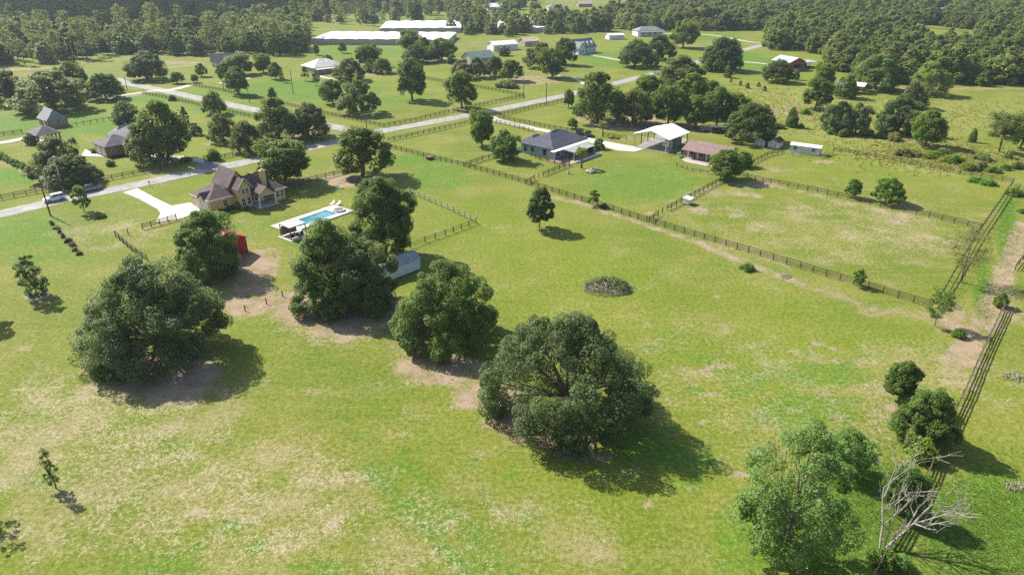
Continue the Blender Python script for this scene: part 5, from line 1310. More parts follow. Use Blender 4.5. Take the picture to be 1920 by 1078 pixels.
# ---------------------------------------------------------------- small sheds and white long shed
def small_shed(loc, label, wallc, name='shed', cross=True):
    t = thing(name, label, 'shed', loc, GRID)
    m = MB(); gable_walls(m, 0, 4.4, 0, 2.9, 2.05, 2.95, 'x', z0=.1); m.build('wall', wallc, t)
    m = MB(); gable_roof(m, 0, 4.4, 0, 2.9, 2.05, 2.95, 'x', ov=.3, th=.1); m.build('roof', shingle('shed_shingles', (.05, .045, .04)), t)
    for y in (.85, 2.05):
        d = MB(); d.box(-.06, .01, y - .55, y + .55, .2, 1.9); d.build('door', M_steel if not cross else M_white, t)
        MB().box(-.09, -.061, y - .42, y + .42, .3, .95).build('door_panel', paint('shed_panel', (.30, .30, .30), .7, .2), t); MB().box(-.09, -.061, y - .42, y + .42, 1.1, 1.8).build('door_panel', paint('shed_panel', (.30, .30, .30), .7, .2), t)
    for y in (0, 2.9): MB().box(-.07, .06, y - .07, y + .07, .1, 2.05).build('corner_trim', M_white, t)
    for x in (.4, 4.0): MB().box(x - .1, x + .1, .1, 2.8, -.1, .1).build('skid', M_wood, t)
    window(t, '-y', 2.6, 1.0, .6, .7, 0)
M_shedwall = paint('grey_shed_siding', (.33, .33, .33), .75, .12)
X, Y = G(1432, 276.5); small_shed((X, Y, 0), 'small grey shed with paired doors, left of the two by the belt', M_shedwall)
X, Y = G(1457, 280.5); small_shed((X, Y, 0), 'small pale shed with white-trimmed doors, right of the two by the belt', paint('pale_shed_siding', (.45, .44, .42), .75, .12))
X, Y = G(1536, 293); lt = thing('shed', 'long low white shed beyond the paddock fence', 'shed', (X, Y, 0), GRID + R(8))
m = MB(); gable_walls(m, 0, 3.0, 0, 8.6, 2.3, 2.75, 'y'); m.build('wall', paint('dirty_white_siding', (.56, .52, .48), .7, .2, .8), lt)
m = MB(); gable_roof(m, 0, 3.0, 0, 8.6, 2.3, 2.75, 'y', ov=.25, th=.1); m.build('roof', M_whiteroof, lt)
window(lt, '-x', 1.9, 1.1, .8, .8, 0, frame=M_steel); window(lt, '-x', 7.2, 1.1, .9, .9, 0, frame=M_steel); door(lt, '-y', 1.5, .9, 1.9, 0, M_dark)

# ---------------------------------------------------------------- brick hip-roofed house, carport, brick shed
M_brick = brickwork('orange_brick', (0.36, 0.17, 0.075)); M_brick2 = brickwork('red_brick', (0.30, 0.13, 0.09))
M_grey = shingle('grey_shingles', (0.125, 0.118, 0.125)); M_lgrey = shingle('light_grey_shingles', (0.21, 0.21, 0.215))
hh = thing('house', 'brick house with grey hip roofs and an arched window', 'house', (-120.9, 200.0), GRID)
m = MB(); walls(m, .4, 9.5, .4, 8.6, 3.0); walls(m, 7.0, 24.0, 2.6, 15.0, 3.0); m.build('wall', M_brick, hh)
m = MB(); hip_roof(m, .4, 9.5, .4, 8.6, 2.95, 5.4); m.build('garage_roof', M_grey, hh)
m = MB(); hip_roof(m, 7.0, 24.0, 2.6, 15.0, 3.0, 7.0); m.build('main_roof', M_grey, hh)
m = MB(); hip_roof(m, 8.0, 16.0, 12, 17.0, 2.9, 5.6); m.build('rear_roof', M_lgrey, hh)
m = MB(); walls(m, 5.2, 8.6, -.9, 1.0, 3.0); m.extrude([(5.2, 3.0), (8.6, 3.0), (6.9, 4.2)], 'y', -.9, 1.0); m.build('entry_wall', M_brick, hh)
m = MB(); gable_roof(m, 5.2, 8.6, -.9, 3.0, 3.0, 4.2, 'y', ov=.3); m.build('entry_roof', M_grey, hh)
arc = [(5.9, .5), (7.9, .5)] + [(6.9 + math.cos(a), 2.1 + math.sin(a)) for a in np.linspace(0, math.pi, 9)]
wo = MB().extrude(arc, 'y', -1.0, -.88).build('arched_window', M_white, hh)
MB().extrude([(6.9 + (x - 6.9) * .84, .65 + (z - .5) * .84) for x, z in arc], 'y', -1.03, -.99).build('pane', M_glass, wo)
for y in (2.6, 6.2): door(hh, '-x', y, 2.8, 2.3, .4, M_fascia, 'garage_door', panels=4)
window(hh, '-y', 2.4, .9, .9, 1.4, .4)
for x in (11, 14, 17.5, 21): window(hh, '-y', x, .8, 1.1, 1.6, 2.6)
m = MB(); m.box(18, 19.4, 10, 11, 4.0, 7.6); m.box(17.9, 19.5, 9.9, 11.1, 7.6, 7.8); m.build('chimney', paint('chimney_render', (.5, .46, .42), .8, .2), hh)
for y in (.9, 4.4, 7.8): MB().box(.1, .38, y - .2, y + .2, 0, 2.9).build('pilaster', M_fascia, hh)
cp = thing('carport', 'open brick-pillared carport with a grey hip roof', 'carport', (-150.3, 214.4), GRID)
m = MB(); hip_roof(m, .4, 7.0, .4, 8.5, 2.85, 5.2); m.build('roof', M_grey, cp)
for x in (.6, 6.8):
    for y in (.6, 4.4, 8.3): MB().box(x - .22, x + .22, y - .22, y + .22, 0, 2.9).build('pillar', M_brick2, cp)
MB().box(4.9, 5.1, .8, 8.0, 0, 2.6).build('wall', M_brick2, cp); MB().box(.2, 7.2, .2, 8.7, -.1, .05).build('floor', M_concrete, cp)
bs_ = thing('outbuilding', 'small red brick outbuilding with a steep light grey roof', 'outbuilding', (-161.2, 237.6), GRID)
m = MB(); walls(m, .3, 6.6, .3, 9.6, 2.7); m.build('wall', M_brick2, bs_)
m = MB(); gable_roof(m, .3, 6.6, 2.4, 9.6, 2.7, 5.6, 'y', ov=.4); m.build('roof', M_lgrey, bs_)
m = MB(); m.add([(-.1, -.1, 2.65), (7.0, -.1, 2.65), (7.0, 2.2, 2.72), (3.45, 2.2, 5.62), (-.1, 2.2, 2.72)], [(0, 1, 3), (1, 2, 3), (0, 3, 4), (4, 3, 2), (0, 4, 2, 1)]); m.build('hip_end', M_lgrey, bs_)
window(bs_, '-y', 2.2, 1.2, .9, 1.0, .3); window(bs_, '-y', 5.0, 1.2, .9, 1.0, .3); door(bs_, '-x', 4, 1, 2.1, .3, M_white)

# ---------------------------------------------------------------- distant buildings
def far_house(name, label, px, py, w, d, eave, ridge, wallm, roofm, axis='x', hip=False, rz=GRID, wins=(), cat='house', porch=0, wins_x=()):
    X, Y = G(px, py)
    t = thing(name, label, cat, (X, Y, 0), rz)
    m = MB()
    (walls(m, 0, w, 0, d, eave) if hip else gable_walls(m, 0, w, 0, d, eave, ridge, axis)); m.build('wall', wallm, t)
    m = MB(); (hip_roof(m, 0, w, 0, d, eave, ridge) if hip else gable_roof(m, 0, w, 0, d, eave, ridge, axis, ov=.5)); m.build('roof', roofm, t)
    if porch:
        m = MB(); m.add([(-.4, .1, eave - .1), (w + .4, .1, eave - .1), (w + .4, -porch, eave - .6), (-.4, -porch, eave - .6)] + [(-.4, .1, eave + .05), (w + .4, .1, eave + .05), (w + .4, -porch, eave - .45), (-.4, -porch, eave - .45)], [(3, 2, 1, 0), (4, 5, 6, 7), (0, 1, 5, 4), (1, 2, 6, 5), (2, 3, 7, 6), (3, 0, 4, 7)]); m.build('porch_roof', roofm, t)
        for x in np.linspace(.2, w - .2, 5): MB().box(x - .1, x + .1, -porch + .1, -porch + .3, 0, eave - .55).build('post', M_white, t)
    for x, z in wins: window(t, '-y', x, z, 1.1, 1.4, 0)
    for y, z in wins_x: window(t, '-x', y, z, 1.1, 1.4, 0)
    return t
M_cream = paint('cream_siding', (.55, .52, .46), .75, .1); M_wsiding = paint('white_siding', (.66, .66, .65), .7, .08); M_tan = paint('tan_siding', (.36, .32, .27), .8, .15)
fh = far_house('farmhouse', 'grey-roofed white farmhouse with dormers before the left wood', 398, 126, 17, 9, 2.8, 6.0, M_wsiding, M_slate, wins=((3, .8), (7, .8), (11, .8), (15, .8)), rz=R(20))
for x in (6.5, 11):
    m = MB(); gable_walls(m, x, x + 2.2, .6, 4.0, 4.4, 5.4, 'y', z0=3); m.build('dormer_wall', M_wsiding, fh)
    m = MB(); gable_roof(m, x, x + 2.2, .6, 4.0, 4.4, 5.4, 'y', ov=.25, th=.1); m.build('dormer_roof', M_slate, fh); window(fh, '-y', x + 1.1, 3.4, .9, .9, .6)
far_house('house', 'house under a broad pale metal hip roof with porches', 590, 140, 17, 13, 2.9, 6.4, M_tan, ribbed('pale_metal_roof', (.60, .56, .49), 'Y', .5), hip=True, porch=2.6, wins=((3, .8), (8, .8), (13, .8)), wins_x=((3, .8), (9, .8)), rz=R(42))
far_house('house', 'two-storey beige house with a grey-green metal roof', 884, 131, 15, 9, 5.4, 8.2, paint('beige_siding', (.40, .36, .30), .8, .1), ribbed('green_metal_roof', (.23, .28, .26), 'X', .45), wins=((3, 3.4), (9, 3.4), (4, .8), (11, .8)), wins_x=((4.5, 3.6), (4.5, .8)), rz=R(38))
far_house('long_building', 'long white building with a curved pale roof', 926, 97, 17, 9, 3.6, 5.4, M_wsiding, M_whiteroof, wins=((3, 1), (7, 1), (11, 1)), rz=R(30), cat='building')
far_house('barn', 'small barn with a tan metal roof and dark opening', 984, 88, 11, 8, 3.2, 5.0, M_tan, ribbed('tan_metal_roof', (.55, .44, .33), 'Y', .5), wins_x=((4, 1),), rz=R(30), cat='barn')
wf = far_house('farmhouse', 'white farmhouse with grey roof, front gable and tall windows', 1080, 103, 17, 9, 3.6, 8.0, M_wsiding, M_lgrey, wins=((6.5, .7), (9, .7), (12, .7), (15, .7)), rz=R(40))
m = MB(); gable_walls(m, -.5, 5, -2.5, 4, 3.8, 7.0, 'y'); m.build('front_gable_wall', M_wsiding, wf); m = MB(); gable_roof(m, -.5, 5, -2.5, 4, 3.8, 7.0, 'y', ov=.4); m.build('front_gable_roof', M_lgrey, wf)
window(wf, '-y', 1.3, .8, .9, 1.9, -2.5); window(wf, '-y', 3.2, .8, .9, 1.9, -2.5); window(wf, '-y', 2.25, 4.2, .8, 1.2, -2.5)
for x in (7.5, 11, 14.5):
    m = MB(); gable_walls(m, x - .9, x + .9, .8, 3.2, 5.8, 6.7, 'y', z0=4); m.build('dormer_wall', M_wsiding, wf); m = MB(); gable_roof(m, x - .9, x + .9, .8, 3.2, 5.8, 6.7, 'y', ov=.2, th=.1); m.build('dormer_roof', M_lgrey, wf)
far_house('house', 'pale house with a columned porch behind a forked oak', 1196, 69, 20, 10, 3.6, 6.4, M_wsiding, M_lgrey, hip=True, porch=2.8, wins=((4, .8), (9, .8), (14, .8)), rz=R(15))
far_house('canopy', 'white metal canopy on the lawn left of the porch house', 1142, 75, 11, 7, 2.9, 3.6, M_wsiding, M_whiteroof, rz=R(15), cat='canopy')
far_house('house', 'far white house on the bright field at the top', 1028, 22, 22, 12, 3.4, 7.0, M_wsiding, M_lgrey, hip=True, wins=((4, .8), (10, .8), (16, .8)), rz=R(10))
far_house('house', 'reddish far house beyond the bright field at the top', 1085, 14, 16, 10, 3.4, 6.0, paint('reddish_wall', (.38, .20, .15), .8, .2), M_tan, wins=((4, .8), (10, .8)), rz=R(10))
far_house('house', 'pale-roofed house in the dark wood at the upper right', 1752, 30, 20, 12, 3.2, 6.5, M_wsiding, paint('pale_pink_roof', (.52, .42, .40), .7, .15), wins=((4, .8), (12, .8)), rz=R(15))
far_house('house', 'pale house among trees above the greenhouses', 915, 20, 24, 12, 3.4, 6.5, M_wsiding, M_whiteroof, wins=((4, .8), (12, .8)), rz=R(10))
rw = far_house('barn', 'red-walled barn with a blue-white metal roof', 1478, 134, 11, 12, 4.2, 6.2, paint('red_wall', (.36, .08, .05), .8, .2), ribbed('bluish_roof', (.45, .48, .55), 'X', .45), axis='y', rz=R(25), cat='barn')
m = MB(); m.box(11.2, 24, 3, 11, 2.9, 3.1); m.build('lean_to_roof', ribbed('bluish_roof2', (.36, .40, .48), 'X', .45), rw)
for x in (12, 18, 23.5): MB().box(x - .12, x + .12, 3.2, 3.44, 0, 2.9).build('post', M_steel, rw)
MB().box(11.02, 23.8, 10.5, 10.7, 0, 2.88).build('back_wall', paint('navy_wall', (.06, .08, .14), .8, .2), rw)
MB().box(1.5, 9.5, -2.6, -.1, 0, 1.3).build('front_wall', paint('mauve_wall', (.22, .17, .22), .8, .2), rw); MB().box(3.4, 7.6, -.05, .02, 0, 3.0).build('door', M_dark, rw)
X, Y = G(1616, 178)
sh = thing('shelter', 'open shelter with a white roof on timber posts', 'shelter', (X, Y, 0), GRID)
m = MB(); gable_roof(m, 0, 6, 0, 11, 3.4, 4.4, 'y', ov=.4, th=.1); m.build('roof', M_whiteroof, sh)
for x in (.2, 2.2, 4.0, 5.8):
    for y in (.2, 10.8): MB().box(x - .12, x + .12, y - .12, y + .12, 0, 3.5).build('post', M_wood, sh)
M_shade = paint('white_shade_cloth', (0.72, 0.72, 0.71), .7, .12); M_ghwall = paint('shade_wall', (.42, .38, .30), .8, .2)
def greenhouse(label, px, py, w, d, bays, h, rz):
    X, Y = G(px, py); t = thing('greenhouse', label, 'greenhouse', (X, Y, 0), rz)
    bw = w / bays; n = 7
    for k in range(bays):
        pr = [(k * bw + bw * j / n, h + .4 * math.sin(math.pi * j / n)) for j in range(n + 1)]
        m = MB(); m.extrude(pr + [(x, z + .08) for x, z in pr[::-1]], 'y', 0, d); m.build('bay_roof', M_shade, t)
        m = MB(); m.extrude([(k * bw + .02, 0), ((k + 1) * bw - .02, 0)] + [(x, z - .03) for x, z in pr[::-1]], 'y', .3, .4); m.build('end_wall', M_ghwall, t)
    for x in (0, w): MB().box(x - .05, x + .05, .3, d, 0, h).build('side_wall', M_ghwall, t)
    return t
greenhouse('near long white shade house on the left behind the far lawn', 583, 84, 92, 46, 9, 3.4, R(-3))
greenhouse('white shade house behind and right of the near one', 712, 63, 62, 60, 6, 3.4, R(4))
greenhouse('white shade house right of the dark tree belt', 918, 62, 46, 60, 5, 3.4, R(4))
greenhouse('narrow white shade house by the bright field at the top', 975, 44, 50, 40, 5, 3.4, R(4))
# ---------------------------------------------------------------- vehicles
def loft(mb, secs, mi=0):
    """secs: list of (x, [(y,z)...]) rings joined along x"""
    n = len(secs[0][1]); k = len(mb.v)
    for x, ring in secs: mb.v += [(x, y, z) for y, z in ring]
    for i in range(len(secs) - 1):
        for j in range(n): mb.f.append((k + i * n + j, k + i * n + (j + 1) % n, k + (i + 1) * n + (j + 1) % n, k + (i + 1) * n + j)); mb.m.append(mi)
    mb.f.append(tuple(k + j for j in range(n))); mb.m.append(mi); e = k + (len(secs) - 1) * n
    mb.f.append(tuple(e + j for j in range(n - 1, -1, -1))); mb.m.append(mi)
def ring(w, z0, z1, r=.12):
    return [(-w + r, z0), (w - r, z0), (w, z0 + r), (w, z1 - r), (w - r * 1.3, z1), (-w + r * 1.3, z1), (-w, z1 - r), (-w, z0 + r)]
def vehicle(name, label, cat, loc, rz, paintm, kind, group=None):
    t = thing(name, label, cat, loc, rz, group)
    m = MB(); pick = kind == 'pickup'; L_ = 5.6 if pick else 4.75
    W = .94; zb = 1.08 if kind == 'car' else 1.16
    zr = 1.48 if kind == 'car' else 1.8
    hood = zb - .06
    secs = [(0, ring(W - .14, .42, zb - .2)), (.12, ring(W - .04, .34, zb - .05)), (1.1, ring(W, .32, zb)), (L_ - 1.25, ring(W, .32, zb)), (L_ - .25, ring(W - .05, .34, hood - .06)), (L_, ring(W - .15, .42, hood - .22))]
    loft(m, secs); body = m.build('body', paintm, t)
    c0, c1, c2, c3 = (1.85, 2.0, 3.55, 4.25) if pick else ((.12, .4, 2.65, 3.5) if kind == 'suv' else (.5, 1.1, 2.6, 3.4))
    def cr(w, z1): return [(-W + .03, zb - .03), (W - .03, zb - .03), (w, z1 - .08), (w - .1, z1), (-w + .1, z1), (-w, z1 - .08)]
    m = MB(); loft(m, [(c0, cr(W - .08, zb + .04)), (c1, cr(W - .2, zr)), (c2, cr(W - .2, zr)), (c3, cr(W - .08, zb + .02))]); cab = m.build('cabin', paintm, t)
    g = M_glass
    zt = zr - .14
    for s in (-1, 1):     # side glass, split by the pillar
        xm = (c1 + c2) / 2
        for xa, xb, xta, xtb in ((c0 + .16, xm - .06, c1 + .02, xm - .06), (xm + .06, c3 - .28, xm + .06, c2 + .03)):
            q = [(xa, s * (W - .03), zb + .05), (xb, s * (W - .03), zb + .05), (xtb, s * (W - .17), zt), (xta, s * (W - .17), zt)]
            k = [(x, y + s * .012, z) for x, y, z in q]; k2 = [(x, y - s * .05, z) for x, y, z in q]
            MB().add(k + k2, [(0, 1, 2, 3), (7, 6, 5, 4), (0, 4, 5, 1), (1, 5, 6, 2), (2, 6, 7, 3), (3, 7, 4, 0)]).build('window', g, t)
    for (xa, xt, sg) in ((c3, c2, 1), (c0, c1, -1)):
        q = [(xa - sg * .06, -W + .18, zb + .08), (xa - sg * .06, W - .18, zb + .08), (xt + sg * .10, W - .32, zt + .02), (xt + sg * .10, -W + .32, zt + .02)]
        n = Vector((sg * .5, 0, .45)).normalized() * .045
        MB().add([(x + n.x, y, z + n.z) for x, y, z in q] + [(x - n.x, y, z - n.z) for x, y, z in q], [(0, 1, 2, 3), (7, 6, 5, 4), (0, 4, 5, 1), (1, 5, 6, 2), (2, 6, 7, 3), (3, 7, 4, 0)]).build('windscreen' if sg > 0 else 'rear_window', g, t)
    if pick: MB().box(.12, 1.78, -W + .16, W - .16, zb - .02, zb + .012).build('load_bed', M_dark, t)
    for x in (.95, L_ - .98):
        for s in (-1, 1):
            w_ = MB(); pts = [(x + .37 * math.cos(a), .37 + .37 * math.sin(a)) for a in np.linspace(0, 6.283, 17)[:-1]]
            w_.extrude(pts, 'y', s * (W + .02), s * (W - .24)); o = w_.build('wheel', M_tyre, t)
            MB().extrude([(x + .22 * math.cos(a), .37 + .22 * math.sin(a)) for a in np.linspace(0, 6.283, 13)[:-1]], 'y', s * (W + .035), s * (W - .02)).build('rim', M_steel, o)
    for s in (-1, 1):
        MB().box(L_ - .16, L_ - .03, s * .62 - .17, s * .62 + .17, .68, .84).build('headlight', M_white, t)
        MB().box(.0, .08, s * .66 - .12, s * .66 + .12, .72, .9).build('tail_light', paint('tail_red', (.3, .01, .01), .3, .1), t)
        MB().box(c3 - .2, c3 - .05, s * (W + .05) - .07, s * (W + .05) + .07, zb + .05, zb + .2).build('mirror', M_black, t)
    MB().box(L_ - .1, L_ + .06, -W + .2, W - .2, .36, .55).build('bumper', M_black if pick else paintm, t); MB().box(-.06, .1, -W + .2, W - .2, .36, .55).build('bumper', M_black, t)
    return t
def car_paint(name, rgb, rough=.25):
    m = paint(name, rgb, rough, .06, .7, .5); m.node_tree.nodes['Principled BSDF'].inputs['Coat Weight'].default_value = .6
    return m
P_white, P_grey, P_black, P_navy = car_paint('white_car_paint', (.72, .73, .74)), car_paint('grey_car_paint', (.16, .165, .18)), car_paint('black_car_paint', (.02, .021, .023)), car_paint('dark_car_paint', (.035, .04, .05))
def on(px, py, z=.02):
    X, Y = G(px, py); return Vector((X, Y, z))
vehicle('parked_car', 'white sport utility car parked on the road verge', 'car', on(122, 372) - V * .3, GRID + math.pi, P_white, 'suv')
vehicle('parked_pickup', 'dark grey pickup truck parked under the roadside oak', 'pickup truck', on(191, 354) + V * .2, GRID + math.pi, P_grey, 'pickup')
vehicle('parked_car', 'black car left of the pair behind the blue house', 'car', on(1083, 254), GRID + R(20), P_black, 'suv', None)
vehicle('parked_car', 'dark car right of the pair behind the blue house', 'car', on(1100, 258), GRID + R(25), P_navy, 'suv', None)
vehicle('parked_car', 'white car beside the stable corner tree', 'car', on(1378, 313), GRID + R(100), P_white, 'car')
# tractor in the far yard
tr = thing('tractor', 'small red tractor in the yard beside the small domed tree', 'tractor', on(694, 137), R(160))
M_tred = paint('tractor_red', (.45, .03, .02), .4, .15)
m = MB(); loft(m, [(0, ring(.45, .7, 1.3)), (1.4, ring(.42, .7, 1.45)), (2.2, ring(.36, .7, 1.4))]); m.build('body', M_tred, tr)
MB().box(-.4, .7, -.7, .7, 2.1, 2.2).build('roof', M_tred, tr)
for x in (-.3, .6):
    for s in (-1, 1): MB().box(x - .04, x + .04, s * .62 - .04, s * .62 + .04, 1.2, 2.12).build('post', M_black, tr)
for x, r in ((0, .75), (1.9, .42)):
    for s in (-1, 1): MB().extrude([(x + r * math.cos(a), r + r * math.sin(a)) for a in np.linspace(0, 6.283, 15)[:-1]], 'y', s * .95, s * .6).build('wheel', M_tyre, tr)
# trailers under the belt
tl = thing('trailer', 'grey caged livestock trailer below the tree belt', 'trailer', on(1312, 247, 0), R(-14))
m = MB(); m.box(0, 3.8, 0, 1.8, .45, .6); m.build('floor', M_steel, tl)
for x in np.linspace(0, 3.8, 6):
    for y in (0, 1.8): MB().box(x - .04, x + .04, y - .04, y + .04, .6, 2.1).build('upright', M_steel, tl)
for z in (1.0, 1.4, 1.8, 2.1): MB().box(0, 3.8, -.06, -.02, z - .05, z + .05).build('slat', M_steel, tl); MB().box(0, 3.8, 1.82, 1.86, z - .05, z + .05).build('slat', M_steel, tl)
for s in (-.12, 1.92): MB().extrude([(1.9 + .34 * math.cos(a), .34 + .34 * math.sin(a)) for a in np.linspace(0, 6.283, 13)[:-1]], 'y', s - .1, s + .1).build('wheel', M_tyre, tl)
MB().tube([(3.8, .9, .5), (5.0, .9, .5)], .05, 5).build('drawbar', M_steel, tl)
tl = thing('trailer', 'flat pale-roofed trailer with dark load beside the caged one', 'trailer', on(1332, 250, 0), R(-14))
MB().box(0, 5.2, 0, 2.2, 2.2, 2.3).build('roof', paint('pale_top', (.52, .50, .48), .6, .15), tl); MB().box(0, 5.2, 0, 2.2, .5, .68).build('floor', M_wood, tl)
for x in (.1, 2.6, 5.1):
    for y in (.1, 2.1): MB().box(x - .05, x + .05, y - .05, y + .05, .68, 2.2).build('post', M_steel, tl)
MB().box(.6, 4.6, .4, 1.8, .68, 1.5).build('load', M_dark, tl)
for s in (-.12, 2.32): MB().extrude([(2.6 + .36 * math.cos(a), .36 + .36 * math.sin(a)) for a in np.linspace(0, 6.283, 13)[:-1]], 'y', s - .1, s + .1).build('wheel', M_tyre, tl)

# ---------------------------------------------------------------- utility poles, lamp
def pole(label, px, py, ty, mat, lamp=False, r=.15, arm=True):
    X, Y = G(px, py); h = height_at(px, py, ty); t = thing('utility_pole', label, 'pole', (X, Y, 0), GRID)
    MB().tube([(0, 0, -.2), (0, 0, h * .5), (0, 0, h)], [r * 1.15, r, r * .75], 8).build('post', mat, t)
    if lamp:
        MB().tube([(0, 0, h - .4), (-.3, -.9, h), (-.3, -1.9, h + .1)], .05, 6).build('arm', M_steel, t); MB().box(-.42, -.18, -2.4, -1.8, h + .02, h + .16).build('lamp_head', M_steel, t)
    elif arm:
        MB().box(-.06, .06, -.75, .75, h - .55, h - .43).build('crossarm', mat, t)
        for y in (-.65, 0, .65): MB().tube([(0, y, h - .43), (0, y, h - .2)], [.05, .03], 6).build('insulator', M_white, t)
    return t
pole('tall timber utility pole at the near roadside left of the white car', 95, 405, 331, M_pole, arm=False, r=.17)
pole('pale street lamp pole behind the white parked car', 119, 358, 292, paint('concrete_pole', (.42, .41, .39), .8, .12), lamp=True, r=.14)
pole('utility pole in front of the road junction', 688, 249, 212, M_pole)
pole('utility pole on the verge left of the three-stemmed tree', 550, 177, 132, M_pole)
pole('utility pole beside the side road fence', 468, 193, 163, M_pole)
pole('utility pole at the side road\'s sandy entry', 239, 170, 145, M_pole)
pole('utility pole on the near verge where the tree belt begins', 1024, 197, 155, M_pole)
pole('utility pole at the far verge by the fence corner', 982, 184, 147, M_pole)
pole('utility pole in front of the two joined dark oaks', 1188, 127, 107, M_pole)
pole('utility pole on the lawn below the farmhouse', 420, 170, 145, M_pole)

# ---------------------------------------------------------------- bleached dead tree
def dead_tree(px, py, label):
    X, Y = G(px, py); t = thing('dead_tree', label, 'tree', (X, Y, 0))
    rg = random.Random(4); tr_, tw = [], []
    def grow(p, d, ln, r, lev):
        q = [Vector(p)]; rr = [r]; n = 5
        for k in range(n):
            d = (d + Vector((rg.uniform(-.14, .14), rg.uniform(-.14, .14), rg.uniform(-.06, .12)))).normalized()
            q.append(q[-1] + d * ln / n); rr.append(max(.022, r * (1 - .5 * (k + 1) / n)))
        (tr_ if lev < 2 else tw).append((np.array([tuple(v) for v in q]), np.array(rr), 7 if lev < 2 else 4))
        if lev >= 3: return
        for k in range(4 if lev else 5):
            i = rg.randint(2, 5); ax = Vector((rg.uniform(-1, 1), rg.uniform(-1, 1), rg.uniform(-.2, .7))).normalized()
            grow(q[i], (d * .75 + ax * .75).normalized(), ln * rg.uniform(.45, .68), rr[i] * .78, lev + 1)
    grow((0, 0, -.1), Vector((.72, .35, .62)), 7.0, .15, 0)
    grow((-.25, .2, -.1), Vector((.22, .45, .86)), 6.4, .115, 0)
    grow((.2, .1, -.1), Vector((.25, .5, .8)), 3.6, .09, 1)
    v, q = tubes(tr_, None); place('trunk', np_mesh('trunk', v, q, [M_dead], smooth=True), t)
    v, q = tubes(tw, None); place('branches', np_mesh('branches', v, q, [M_dead], smooth=True), t)
dead_tree(1656, 1032, 'bleached dead tree with bare forked branches leaning over the board fence')

# ---------------------------------------------------------------- brush piles, stones
M_brush = paint('cut_branches', (.30, .255, .205), .9, .45, 2.0, .1)
M_litter = paint('grey_twigs', (.27, .24, .20), .9, .35, 2.0, .1)
def brush(px, py, rx, ry, h, label, leafy=True, n=170, seed=3, name='brush_pile'):
    X, Y = G(px, py); t = thing(name, label, 'brush pile', (X, Y, 0)); rg = random.Random(seed); ps = []
    for _ in range(n):
        a = rg.uniform(0, 6.28); r = math.sqrt(rg.random()); z = h * max(.05, (1 - r * r)) * rg.random()
        c = Vector((rx * r * math.cos(a), ry * r * math.sin(a), z)); d = Vector((rg.uniform(-1, 1), rg.uniform(-1, 1), rg.uniform(-.35, .35))).normalized(); ln = rg.uniform(.5, 1.7) * min(1, rx / 2.5)
        e1, e2 = c - d * ln / 2, c + d * ln / 2; mm = (e1 + e2) / 2 + Vector((rg.uniform(-.2, .2), rg.uniform(-.2, .2), .1))
        for p in (e1, mm, e2): p.z = max(p.z, .05)
        ps.append((np.array([tuple(e1), tuple(mm), tuple(e2)]), np.array([.06, .05, .02]) * rg.uniform(.5, 1.3), 4))
    v, q = tubes(ps, None); place('branches', np_mesh('branches', v, q, [M_brush if leafy else M_litter]), t)
    if leafy:
        g2 = np.random.default_rng(seed); k = 38; a = g2.uniform(-.8, 3.0, k); r = np.sqrt(g2.random(k)) * .85
        cc = np.stack([rx * r * np.cos(a), ry * r * np.sin(a), h * (1 - r * r) * .8 + .1], 1)
        lv, lq, lt = leaf_cloud(cc, np.full(k, .55), 60, .26, g2, squash=.7); lv[:, 2] = np.maximum(lv[:, 2], .04)
        o = place('leaves', np_mesh('leaves', lv, lq, [LEAF_MID], tint=lt), t); o.color = (.9, 1, .9, 1)
brush(1138, 540, 4.6, 3.4, 1.8, 'big pile of cut branches and brush in open pasture', n=420)
brush(1473, 519, 1.1, .8, .5, 'small heap of pale dead branches by the worn footpath', False, 50, 5)
brush(1899, 706, 1.5, 1.2, .5, 'pale branch heap in the grass right of the board fence', False, 60, 7)
brush(1790, 575, .9, 1.6, .5, 'pale branch heap beside the sparse pine', False, 40, 9)
brush(1655, 342, 1.6, .8, .6, 'weathered brush heap against the paddock\'s far fence', True, 40, 11)
brush(1907, 912, 1.3, .8, .35, 'pale twig litter in the shaded grass at the right edge', False, 40, 13)
sr = thing('stone_ring', 'pale stone ring around the young dark tree', 'stone ring', on(72, 557, 0)); rr = random.Random(2)
M_stone = paint('pale_stone', (.42, .38, .33), .9, .25, 3)
sm = MB(); sm.prism([(.26 * math.cos(a) * (1 + .15 * math.sin(3 * a)), .17 * math.sin(a)) for a in np.linspace(0, 6.28, 8)[:-1]], -.05, .18); sm = sm.mesh('stone', M_stone)
for k in range(22):
    a = k * 6.283 / 22; place('stone', sm, sr, (1.55 * math.cos(a), 1.4 * math.sin(a), 0), (rr.uniform(-.15, .15), rr.uniform(-.15, .15), a + 1.57 + rr.uniform(-.2, .2)), (1, 1, rr.uniform(.8, 1.4)))
fp = thing('fire_pit', 'stone fire pit heap on the lawn below the patio palm', 'fire pit', on(1107, 323, 0))
for k in range(16):
    a = k * 2.4; r = .2 + .95 * (k / 16) ** .5; place('stone', sm, fp, (r * math.cos(a), r * math.sin(a), .1 + .5 * (1 - r / 1.2)), (rr.uniform(-.6, .6), rr.uniform(-.6, .6), a), (1.5, 2, 2.2))
MB().tube([(-.9, .1, .7), (.8, .3, .9)], .14, 7).build('log', M_bark, fp); MB().tube([(-.4, -.7, .5), (.5, .8, .95)], .12, 7).build('log', M_bark, fp)
MB().box(1.0, 1.5, -.4, .5, 0, 1.3).build('back_stone', M_stone, fp)
st = thing('garden_statue', 'small stone garden statue on the lawn by the gated fence', 'statue', on(1066, 326, 0))
m = MB(); m.box(-.3, .3, -.3, .3, -.05, .35); m.build('plinth', M_stone, st)
